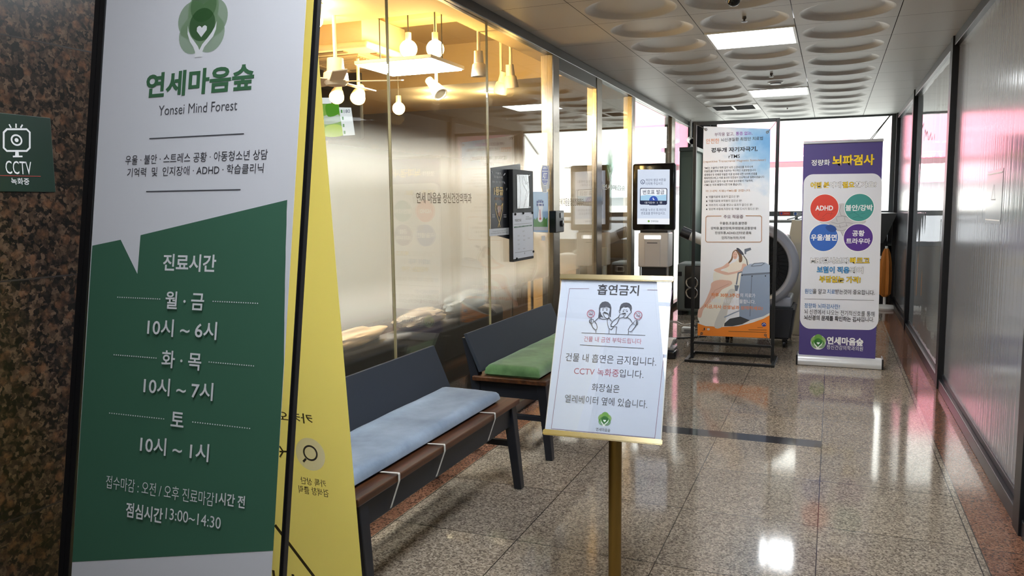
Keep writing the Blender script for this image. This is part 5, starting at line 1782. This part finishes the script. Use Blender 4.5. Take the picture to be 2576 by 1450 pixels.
for x in (CX - .24, CX + .30):
    for y in (7.99, 8.34):
        bm = B(); lathe(bm, [(0, -.014), (.03, -.014), (.034, -.008), (.034, .008), (.03, .014), (0, .014)], T(x, y, .034) @ R(90, 'Y'), 20); box(bm, x - .02, x + .02, y - .012, y + .03, .05, .09, .004)
        part('caster', bm, M_BLACK, th, True)
# leaning boards behind the cooler
for i, (x0, x1, y, z1, tilt, lb) in enumerate(((-.56, -.36, 8.60, 1.22, 8, 'taller cream board leaning behind the air cooler'), (-.40, -.26, 8.75, 1.02, 5, 'shorter cream board leaning behind the air cooler, next to the roll-up banner'))):
    bm = B(); box(bm, x0, x1, y, y + .03, 0.0, z1, .003, mtx=T(0, y, 0) @ R(-3, 'X') @ T(0, -y, 0) @ T(x1, 0, 0) @ R(tilt, 'Y') @ T(-x1, 0, 0))
    o = obj('packing_board', bm, pm('cream_board', '#c9c5b4', 0.7))
    tag(o, lb, 'board')
bm = B(); tube(bm, [(-.28, 11.975, 1.29), (-.36, 11.9, 1.25), (-.48, 11.75, 1.20), (-.58, 11.6, 1.176)], .008, 8)
tube(bm, [(-.22, 11.975, 1.28), (-.34, 11.85, 1.21), (-.44, 11.65, 1.176)], .007, 8)
o = obj('hanging_cable', bm, M_BLACK); tag(o, 'two dark cables slanting behind the air cooler under the window sill', 'cable')
# grey shelf below the sill
th = thing('window_shelf', 'grey low counter along the foot of the end window behind the air cooler', 'counter', (-.6, 11.7, 0))
bm = B(); box(bm, -1.55, .15, 11.55, 11.95, 1.13, 1.165, .004); part('top', bm, pm('counter_grey', '#8b9090', .4), th)
for x in (-1.5, -.45, .08):
    bm = B(); box(bm, x, x + .04, 11.6, 11.92, 0, 1.13, .003); part('leg', bm, pm('counter_leg', '#595d5e', .5), th)
bm = B(); box(bm, -1.45, -.5, 11.62, 11.9, .55, .58, .003); part('lower_shelf', bm, pm('counter_leg', '#595d5e', .5), th)

# portable speaker by the glass
th = thing('equipment_box', 'grey and black box with two silver dishes on the floor by the glass', 'equipment box', (-1.56, 10.1, 0))
bm = B(); box(bm, -1.80, -1.32, 9.90, 10.35, .05, .66, .03, 3); part('cabinet', bm, pm('box_grey', '#6f7877', .45), th, True)
bm = B(); box(bm, -1.70, -1.335, 9.885, 9.93, .09, .635, .015, 3); part('front_panel', bm, pm('box_black', '#15171a', .35), th, True)
for z in (.42, .29):
    bm = B(); lathe(bm, [(.0, -.03), (.03, -.02), (.072, .006), (.078, .0), (.078, -.005)], T(-1.61, 9.884, z) @ R(90, 'X'), 28); part('dish', bm, M_CHROME, th, True)
bm = B(); box(bm, -1.50, -1.40, 9.88, 9.89, .54, .61, .002); part('badge_frame', bm, M_WHITE, th)
bm = B(); box(bm, -1.49, -1.41, 9.876, 9.886, .55, .60, .002); part('badge', bm, pm('box_black', '#15171a', .35), th)
bm = B(); box(bm, -1.79, -1.74, 9.893, 9.905, .50, .555, .002); part('window', bm, M_BLACK, th)
for x in (-1.76, -1.37):
    bm = B(); box(bm, x - .03, x + .03, 9.92, 10.33, 0, .06, .006); part('foot', bm, M_BLACK, th)
# spot cooler hidden behind the framed banner, its duct pointing left
th = thing('spot_cooler', 'white and black duct nozzle of a machine hidden behind the tall framed banner', 'cooler', (-0.95, 9.4, 0))
bm = B(); box(bm, -1.16, -.78, 9.2, 9.6, .08, .80, .03, 3); part('body', bm, M_WHITE, th, True)
for x in (-1.1, -.84):
    for y in (9.26, 9.54):
        bm = B(); lathe(bm, [(0, -.015), (.04, -.015), (.04, .015), (0, .015)], T(x, y, .04) @ R(90, 'Y'), 18); part('wheel', bm, M_BLACK, th, True)
bm = B(); tube(bm, [(-1.0, 9.4, .78), (-1.12, 9.4, .85), (-1.30, 9.4, .93), (-1.56, 9.4, 1.04)], .062, 20); part('duct', bm, pm('duct_white', '#d8dad8', .4), th, True)
bm = B(); tube(bm, [(-1.55, 9.4, 1.036), (-1.66, 9.4, 1.083)], .066, 20); lathe(bm, [(.045, 0), (.066, 0), (.066, -.01), (.045, -.01)], T(-1.66, 9.4, 1.083) @ R(-66, 'Y'), 18); part('nozzle', bm, M_TANK, th, True)
# cables and small adapters on the floor
def cable(pts, r, mat, label):
    bm = B(); tube(bm, [(v.x, v.y, v.z) for v in spline(pts, 6, False)], r, 6)
    o = obj('power_cable', bm, mat, None, True); tag(o, label, 'cable')
CW, CB = pm('cable_white', '#b8b6b0', .5), pm('cable_black', '#1c1c1e', .5)
cable([(-1.95, 9.4, .008), (-1.85, 9.25, .008), (-1.7, 9.3, .008), (-1.58, 9.1, .008), (-1.5, 9.15, .008)], .007, CW, 'pale cable lying on the floor in front of the grey equipment box')
cable([(-1.95, 8.2, .008), (-1.7, 8.1, .008), (-1.45, 8.15, .008), (-1.25, 8.3, .009), (-1.2, 8.38, .009)], .008, CB, 'black cable curving over the floor towards the tall framed banner')
cable([(-1.36, 8.62, .03), (-1.28, 8.72, .008), (-1.18, 8.55, .008), (-1.12, 8.7, .008), (-1.2, 8.82, .008)], .007, CB, 'tangled black cable beside the white power adapter')
bm = B()
for k in range(4):
    tube(bm, [(-1.34 + .1 * math.cos(a * .35) , 9.0 + .16 * k + .08 * math.sin(a * .35), .01 + .02 * k) for a in range(19)], .006, 6)
o = obj('cable_coil', bm, CB, None, True); tag(o, 'loose coil of black cable on the floor left of the tall framed banner', 'cable')
th = thing('power_adapter', 'white power adapter block on the floor left of the tall framed banner', 'adapter', (-1.44, 8.6, 0))
bm = B(); box(bm, -1.50, -1.37, 8.55, 8.66, 0, .055, .006); part('block', bm, M_WHITE, th)
bm = B(); box(bm, -1.47, -1.40, 8.542, 8.552, .015, .04, .001); part('plug_face', bm, pm('plug_grey', '#9a9a98', .5), th)
th = thing('floor_device', 'small black device with a white lid on the floor beside the no smoking notice', 'device', (-1.34, 7.1, 0))
bm = B(); box(bm, -1.42, -1.285, 7.03, 7.22, .0, .075, .018, 3); part('body', bm, pm('device_black', '#1b1d22', .2), th, True)
bm = B(); box(bm, -1.44, -1.30, 7.06, 7.22, .075, .10, .006); part('tray', bm, pm('device_grey', '#8b8e92', .3), th)
bm = B(); hexa(bm, [(-1.43, 7.08, .10), (-1.345, 7.08, .10), (-1.345, 7.2, .10), (-1.43, 7.2, .10), (-1.42, 7.1, .17), (-1.32, 7.1, .17), (-1.32, 7.2, .17), (-1.42, 7.2, .17)]); part('lid', bm, M_WHITE, th)

# grey-green cabinet and camera at the end of the glass
th = thing('tall_cabinet', 'tall grey-green cabinet at the far end of the glass partition', 'cabinet', (-1.88, 11.3, 0))
bm = B(); box(bm, -1.985, -1.80, 11.0, 11.84, 0.0, 2.13, .006); part('body', bm, pm('cabinet_green', '#5f6f66', .45), th)
bm = B(); box(bm, -1.985, -1.74, 10.97, 11.845, 2.13, 2.185, .005); part('top_ledge', bm, pm('cabinet_top', '#56625c', .45), th)
bm = B(); box(bm, -1.96, -1.825, 10.985, 11.002, .1, 2.05, .002); part('door', bm, pm('cabinet_door', '#67776d', .4), th)
th = thing('security_camera', 'white bullet security camera on the tall grey-green cabinet', 'camera', (-1.86, 11.25, 2.19))
bm = B(); lathe(bm, [(0, 0), (.05, 0), (.05, .015), (.015, .025), (.012, .07), (0, .07)], T(-1.86, 11.25, 2.185), 20); part('mount', bm, M_WHITE, th, True)
bm = B(); tube(bm, [(-1.90, 11.32, 2.31), (-1.83, 11.12, 2.27)], .045, 20); part('body', bm, M_WHITE, th, True)
bm = B(); tube(bm, [(-1.832, 11.125, 2.271), (-1.826, 11.108, 2.268)], .036, 20); part('lens', bm, pm('dome_black', '#0d0d10', .06), th, True)
bm = B(); tube(bm, [(-1.90, 11.33, 2.31), (-1.90, 11.4, 2.36), (-1.90, 11.4, 2.595)], .014, 10); part('conduit', bm, M_WHITE, th, True)

# behind the roll-up, at the right
th = thing('patio_umbrella', 'folded orange parasol standing behind the right edge of the roll-up banner', 'umbrella', (.70, 11.3, 0))
bm = B(); tube(bm, [(.67, 11.3, .05), (.67, 11.3, .83)], .018, 12); part('pole', bm, M_WHITE, th, True)
bm = B()
n = 24
rg = []
for z, r in ((.16, .02), (.20, .06), (.4, .064), (.62, .056), (.74, .04), (.80, .02)):
    rg.append([bm.verts.new((.67 + r * (1 + .22 * math.cos(6 * 2 * math.pi * k / n)) * math.cos(2 * math.pi * k / n), 11.3 + r * (1 + .22 * math.cos(6 * 2 * math.pi * k / n)) * math.sin(2 * math.pi * k / n), z)) for k in range(n)])
for a, b in zip(rg, rg[1:]):
    for k in range(n):
        bm.faces.new((a[k], a[(k + 1) % n], b[(k + 1) % n], b[k]))
part('canopy', bm, pm('canopy_orange', '#b5702c', .7), th, True)
bm = B(); lathe(bm, [(0, 0), (.15, 0), (.155, .02), (.14, .045), (.03, .06), (0, .06)], T(.67, 11.3, 0), 32); part('base', bm, M_WHITE, th, True)
th = thing('sign_board', 'dark framed board leaning in the corner by the right black pillar', 'board', (.62, 11.75, 0))
bm = B(); box(bm, .56, .71, 11.935, 11.972, .25, 1.2, .004); part('frame', bm, M_BLACK, th)
bm = B(); box(bm, .575, .65, 11.930, 11.937, .62, .66, .001); part('edge', bm, M_WHITE, th)
bm = B(); box(bm, .58, .70, 11.84, 11.93, 0, .26, .01); part('base', bm, M_BLACK, th)
th = thing('window_flap', 'grey triangular side of a tilted-in window flap beside the right black pillar', 'window flap', (.60, 11.5, 1.0))
bm = B()
hexa(bm, [(.55, 11.86, .84), (.66, 11.86, .84), (.66, 11.92, .84), (.55, 11.92, .84), (.55, 11.0, 1.262), (.76, 11.0, 1.262), (.76, 11.92, 1.262), (.55, 11.92, 1.262)])
part('sash', bm, pm('flap_grey', '#7c858e', .4), th)

# ================================================================== INSIDE THE CLINIC
def globe(loc, r, watts, label, drop=None, name='globe_lamp', e=26):
    th = thing(name, label, 'lamp', loc)
    bm = B(); lathe(bm, [(r * math.sin(math.pi * k / 14), -r * math.cos(math.pi * k / 14)) for k in range(15)], T(*loc), 24)
    part('bulb', bm, pm('warm_bulb_%d' % e, '#ffe0a0', .4, emit=(1.0, .70, .28), estr=e), th, True)
    x, y, z = loc
    bm = B(); tube(bm, [(x, y, z + r * .9), (x, y, z + r + .05)], .022, 12); part('socket', bm, M_WARMW, th, True)
    if drop:
        bm = B(); tube(bm, [(x, y, z + r + .04), (x, y, drop)], .005, 6); part('cord', bm, M_TANK, th)
    if watts:
        lamp('POINT', 'bulb_light', (x, y, z - r - .02), watts, WARM, .06)
globe((-2.83, 5.0, 2.533), .062, 55, 'glaring warm bulb, left of the pair over the lit clinic panel', 2.78, e=60)
globe((-2.616, 5.0, 2.515), .062, 55, 'glaring warm bulb, right of the pair over the lit clinic panel', 2.78, e=60)
globe((-3.273, 5.6, 2.206), .050, 30, 'warm globe lamp hanging below and left of the lit clinic panel', 2.98, e=30)
globe((-3.0, 4.15, 2.57), .045, 20, 'warm round ceiling bulb beside the clinic ceiling edge', None, 'ceiling_bulb', 40)

def spot(loc, aim, lit, label):
    th = thing('track_spotlight', label, 'spotlight', loc, 'track spotlights inside the clinic')
    d = Vector(aim).normalized()
    mt = T(*loc) @ d.to_track_quat('Z', 'Y').to_matrix().to_4x4()
    bm = B(); lathe(bm, [(0, -.11), (.03, -.11), (.034, -.03), (.045, -.02), (.055, .05), (.055, .06), (.047, .06), (.044, .03), (0, .03)], mt, 24); part('head', bm, M_WARMW, th, True)
    bm = B(); lathe(bm, [(0, .034), (.044, .034), (.042, .05), (0, .052)], mt, 20)
    part('bulb', bm, pm('spot_bulb_on', '#ffe0a0', .4, emit=(1.0, .68, .26), estr=34) if lit else pm('spot_bulb_off', '#a5977c', .3), th, True)
    x, y, z = loc
    bm = B(); tube(bm, [(x, y, z), (x, y, 2.78 if y < 5.65 else 2.97)], .012, 10); part('stem', bm, M_WARMW, th, True)
    if lit:
        lamp('POINT', 'spot_light', tuple(Vector(loc) + d * .09), 9, WARM, .04)
spot((-3.46, 5.02, 2.26), (.4, -.7, -.5), True, 'lit warm spotlight, left of the pair above the wall screen')
spot((-3.29, 5.05, 2.25), (.3, -.7, -.55), True, 'lit warm spotlight, right of the pair above the wall screen')
spot((-2.717, 5.2, 2.269), (.6, -.2, -.6), False, 'unlit spotlight head tilted sideways right of the hanging globe lamp')
spot((-2.281, 5.0, 2.362), (.0, .05, -1), False, 'unlit cylindrical spotlight hanging just behind the glass seam')
spot((-2.291, 5.6, 2.367), (.0, .2, -1), True, 'lit spotlight nearest the steel door post')
spot((-2.42, 5.72, 2.345), (-.35, .2, -1), False, 'unlit spotlight tucked beside the lit one near the door post')
th = thing('light_track', 'slim pale lighting track running along the clinic ceiling', 'track', (-2.35, 5.3, 2.78))
bm = B(); box(bm, -2.33, -2.27, 4.45, 6.9, 2.78, 2.81, .003); box(bm, -3.6, -2.33, 4.97, 5.03, 2.78, 2.81, .003); part('rail', bm, M_WARMW, th)
for y in (4.6, 6.7):
    bm = B(); tube(bm, [(-2.30, y, 2.8), (-2.30, y, 2.98)], .008, 8); part('hanger', bm, M_WARMW, th)

def panel_lamp(x, y, label):
    th = thing('panel_lamp', label, 'lamp', (x, y, 2.36), 'square panel lamps hanging in the clinic')
    bm = B(); box(bm, x - .28, x + .30, y - .27, y + .22, 2.36, 2.385, .004); part('frame', bm, M_WHITE, th)
    bm = B(); box(bm, x - .265, x + .285, y - .255, y + .205, 2.352, 2.364, .001); part('diffuser', bm, pm('clinic_panel', '#ffffff', .5, emit=(.97, .98, 1.0), estr=112), th)
    for dx in (-.23, .25):
        bm = B(); tube(bm, [(x + dx, y - .02, 2.385), (x + dx, y - .02, 2.98 if y > 4.4 else 2.6)], .004, 6); part('wire', bm, M_TANK, th)
panel_lamp(-2.70, 4.8, 'bright white square panel lamp hanging inside the clinic')
panel_lamp(-3.00, 2.9, 'added white square panel lamp inside the clinic, unseen behind the yellow banner')  # added unseen lamp to brighten the frosted film and yellow banner

th = thing('ceiling_cassette', 'pale square air-conditioner cassette hanging from the clinic ceiling behind the banner stand', 'air conditioner', (-3.45, 5.2, 2.5))
bm = B(); box(bm, -3.9, -3.05, 4.8, 5.62, 2.53, 2.58, .02, 3); box(bm, -3.8, -3.15, 4.9, 5.52, 2.58, 2.8, .01); part('body', bm, M_WARMW, th, True)
bm = B(); box(bm, -3.72, -3.23, 4.97, 5.45, 2.515, 2.53, .005)
for k in range(12):
    box(bm, -3.70, -3.25, 4.99 + .038 * k, 5.0 + .038 * k, 2.508, 2.518)
part('grille', bm, pm('cassette_grille', '#a99a7f', .5), th)
for a in ((-3.68, -3.27, 4.84, 4.90), (-3.68, -3.27, 5.52, 5.58), (-3.86, -3.80, 5.0, 5.42), (-3.15, -3.09, 5.0, 5.42)):
    bm = B(); box(bm, *a, 2.522, 2.535, .003); part('louver', bm, pm('louver_dark', '#6d5f48', .5), th)
th = thing('ceiling_fan', 'pale ceiling fan under the air-conditioner cassette inside the clinic', 'fan', (-2.9, 4.2, 2.2))
bm = B(); lathe(bm, [(0, .14), (.05, .14), (.055, .06), (.075, .05), (.08, .0), (.06, -.025), (.0, -.035)], T(-2.9, 4.2, 2.2), 28); part('motor', bm, M_WARMW, th, True)
bm = B(); tube(bm, [(-2.9, 4.2, 2.33), (-2.9, 4.2, 2.6)], .012, 10); part('rod', bm, M_WARMW, th)
for k in range(5):
    mt = T(-2.9, 4.2, 2.2) @ R(72 * k + 20, 'Z') @ R(9, 'X')
    bm = B(); box(bm, .07, .42, -.045, .045, -.004, .004, .002, 1, mtx=mt); part('blade', bm, M_WARMW, th)
for i, (x, y, lb) in enumerate(((-2.84, 3.9, 'small square downlight at the upper left of the clinic ceiling'), (-3.8, 7.3, 'small warm downlight in the far clinic ceiling, left of the close pair'), (-4.05, 7.75, 'small warm downlight in the far clinic ceiling, lower of the close pair'), (-3.35, 7.6, 'small warm downlight in the far clinic ceiling above the trophy poster'))):
    th = thing('downlight', lb, 'downlight', (x, y, 2.6), 'downlights in the clinic ceiling')
    bm = B(); lathe(bm, [(.045, 0), (.06, 0), (.06, -.006), (.045, -.008), (.045, 0)], T(x, y, 2.6), 24); part('ring', bm, M_WARMW, th, True)
    bm = B(); lathe(bm, [(0, -.003), (.045, -.003), (.045, -.001), (0, -.001)], T(x, y, 2.6), 20); part('bulb', bm, pm('down_bulb', '#ffffff', .5, emit=(1.0, .85, .6), estr=22), th)
    lamp('POINT', 'down_light', (x, y, 2.5), 14, (1.0, .78, .48), .05)

th = thing('wall_screen', 'flat screen showing greenery and queue number 180 inside the clinic', 'screen', (-4.2, 6.03, 1.9))
bm = B(); box(bm, -4.9, -3.90, 6.006, 6.05, 2.02, 2.60, .006); part('casing', bm, M_BLACK, th)
Print((-4.6, 6.005, 0), (1, 0, 0), (0, 0, 1), .3).draw(DATA['TV']).build('picture', th)
bm = B(); tube(bm, [(-4.35, 6.07, 2.4), (-4.35, 6.07, 2.98)], .025, 12); part('bracket', bm, M_BLACK, th)

# waiting-room seats along the inside of the glass
th = thing('sofa', 'dark low sofa just inside the glass behind the benches', 'sofa', (-2.6, 4.0, 0))
bm = B(); box(bm, -2.95, -2.30, 2.2, 5.2, .10, .42, .03, 3); part('seat', bm, pm('sofa_dark', '#2a2521', .6), th, True)
bm = B(); box(bm, -2.36, -2.20, 2.2, 5.2, .10, .70, .03, 3); part('backrest', bm, pm('sofa_dark', '#2a2521', .6), th, True)
for y in (2.3, 5.05):
    for x in (-2.9, -2.3):
        bm = B(); tube(bm, [(x, y, 0), (x, y, .12)], .02, 10); part('leg', bm, M_STEELD, th)
def bag(name, label, loc, sx, sy, sz, col, seed):
    bm = B(); bmesh.ops.create_icosphere(bm, subdivisions=4, radius=1)
    for v in bm.verts:
        n_ = noise.noise(v.co * 1.6 + Vector((seed, 0, 0))) * .35 + noise.noise(v.co * 4 + Vector((0, seed, 0))) * .12
        c = v.co * (1 + n_)
        v.co = Vector((loc[0] + c.x * sx, loc[1] + c.y * sy, loc[2] + max(c.z, -.75) * sz))
    o = obj(name, bm, pm('bag_' + col[1:], col, .6), None, True); tag(o, label, 'bag')
bag('paper_bag', 'crumpled tan paper lying on the sofa back inside the glass', (-2.28, 3.35, .74), .07, .30, .045, '#a8834c', 1)
bag('cloth_bag', 'crumpled grey cloth bag on the sofa back near the trophy poster', (-2.28, 4.75, .77), .08, .30, .07, '#5a605f', 5)
bag('carton_bag', 'crumpled brown wrapping on the sofa back between the tan paper and the grey bag', (-2.28, 4.1, .75), .08, .26, .05, '#7a6547', 9)
# carton stack behind the third pane
for i, (y0, y1, z1, lb) in enumerate(((7.1, 7.7, 1.26, 'taller brown carton behind the pane with the green logo'), (7.75, 8.2, .95, 'shorter brown carton behind the glass by the kiosk'))):
    th = thing('carton', lb, 'box', (-2.5, y0, 0))
    bm = B(); box(bm, -2.75, -2.25, y0, y1, 0, z1, .004); part('box', bm, pm('carton_tan', '#a98f63', .7), th)
    bm = B(); box(bm, -2.52, -2.48, y0 - .001, y1 + .001, z1 - .0005, z1 + .001); part('tape', bm, pm('tape_clear', '#c9b083', .3), th)
# hand sanitiser on a small table behind the door
th = thing('side_table', 'small dark table with a steel leg just inside the glass door', 'table', (-2.5, 6.3, 0))
bm = B(); box(bm, -2.7, -2.3, 6.1, 6.55, .80, .825, .004); part('top', bm, pm('table_dark', '#3a332a', .4), th)
for x in (-2.68, -2.33):
    for y in (6.12, 6.52):
        bm = B(); tube(bm, [(x, y, 0), (x, y, .80)], .012, 8); part('leg', bm, M_STEELD, th)
th = thing('pump_bottle', 'clear plastic pump bottle standing on the small table inside the glass door', 'bottle', (-2.45, 6.32, .825))
bm = B(); lathe(bm, [(0, 0), (.075, 0), (.08, .02), (.08, .2), (.05, .26), (.022, .28), (.022, .3), (0, .3)], T(-2.45, 6.32, .825), 28); part('body', bm, pm('bottle_clear', '#b9bda8', .15), th, True)
bm = B(); lathe(bm, [(.024, .29), (.026, .33), (.008, .335), (.008, .38), (0, .38)], T(-2.45, 6.32, .825), 18); tube(bm, [(-2.45, 6.32, 1.2), (-2.41, 6.28, 1.205), (-2.40, 6.27, 1.19)], .009, 8); part('pump', bm, M_WHITE, th, True)
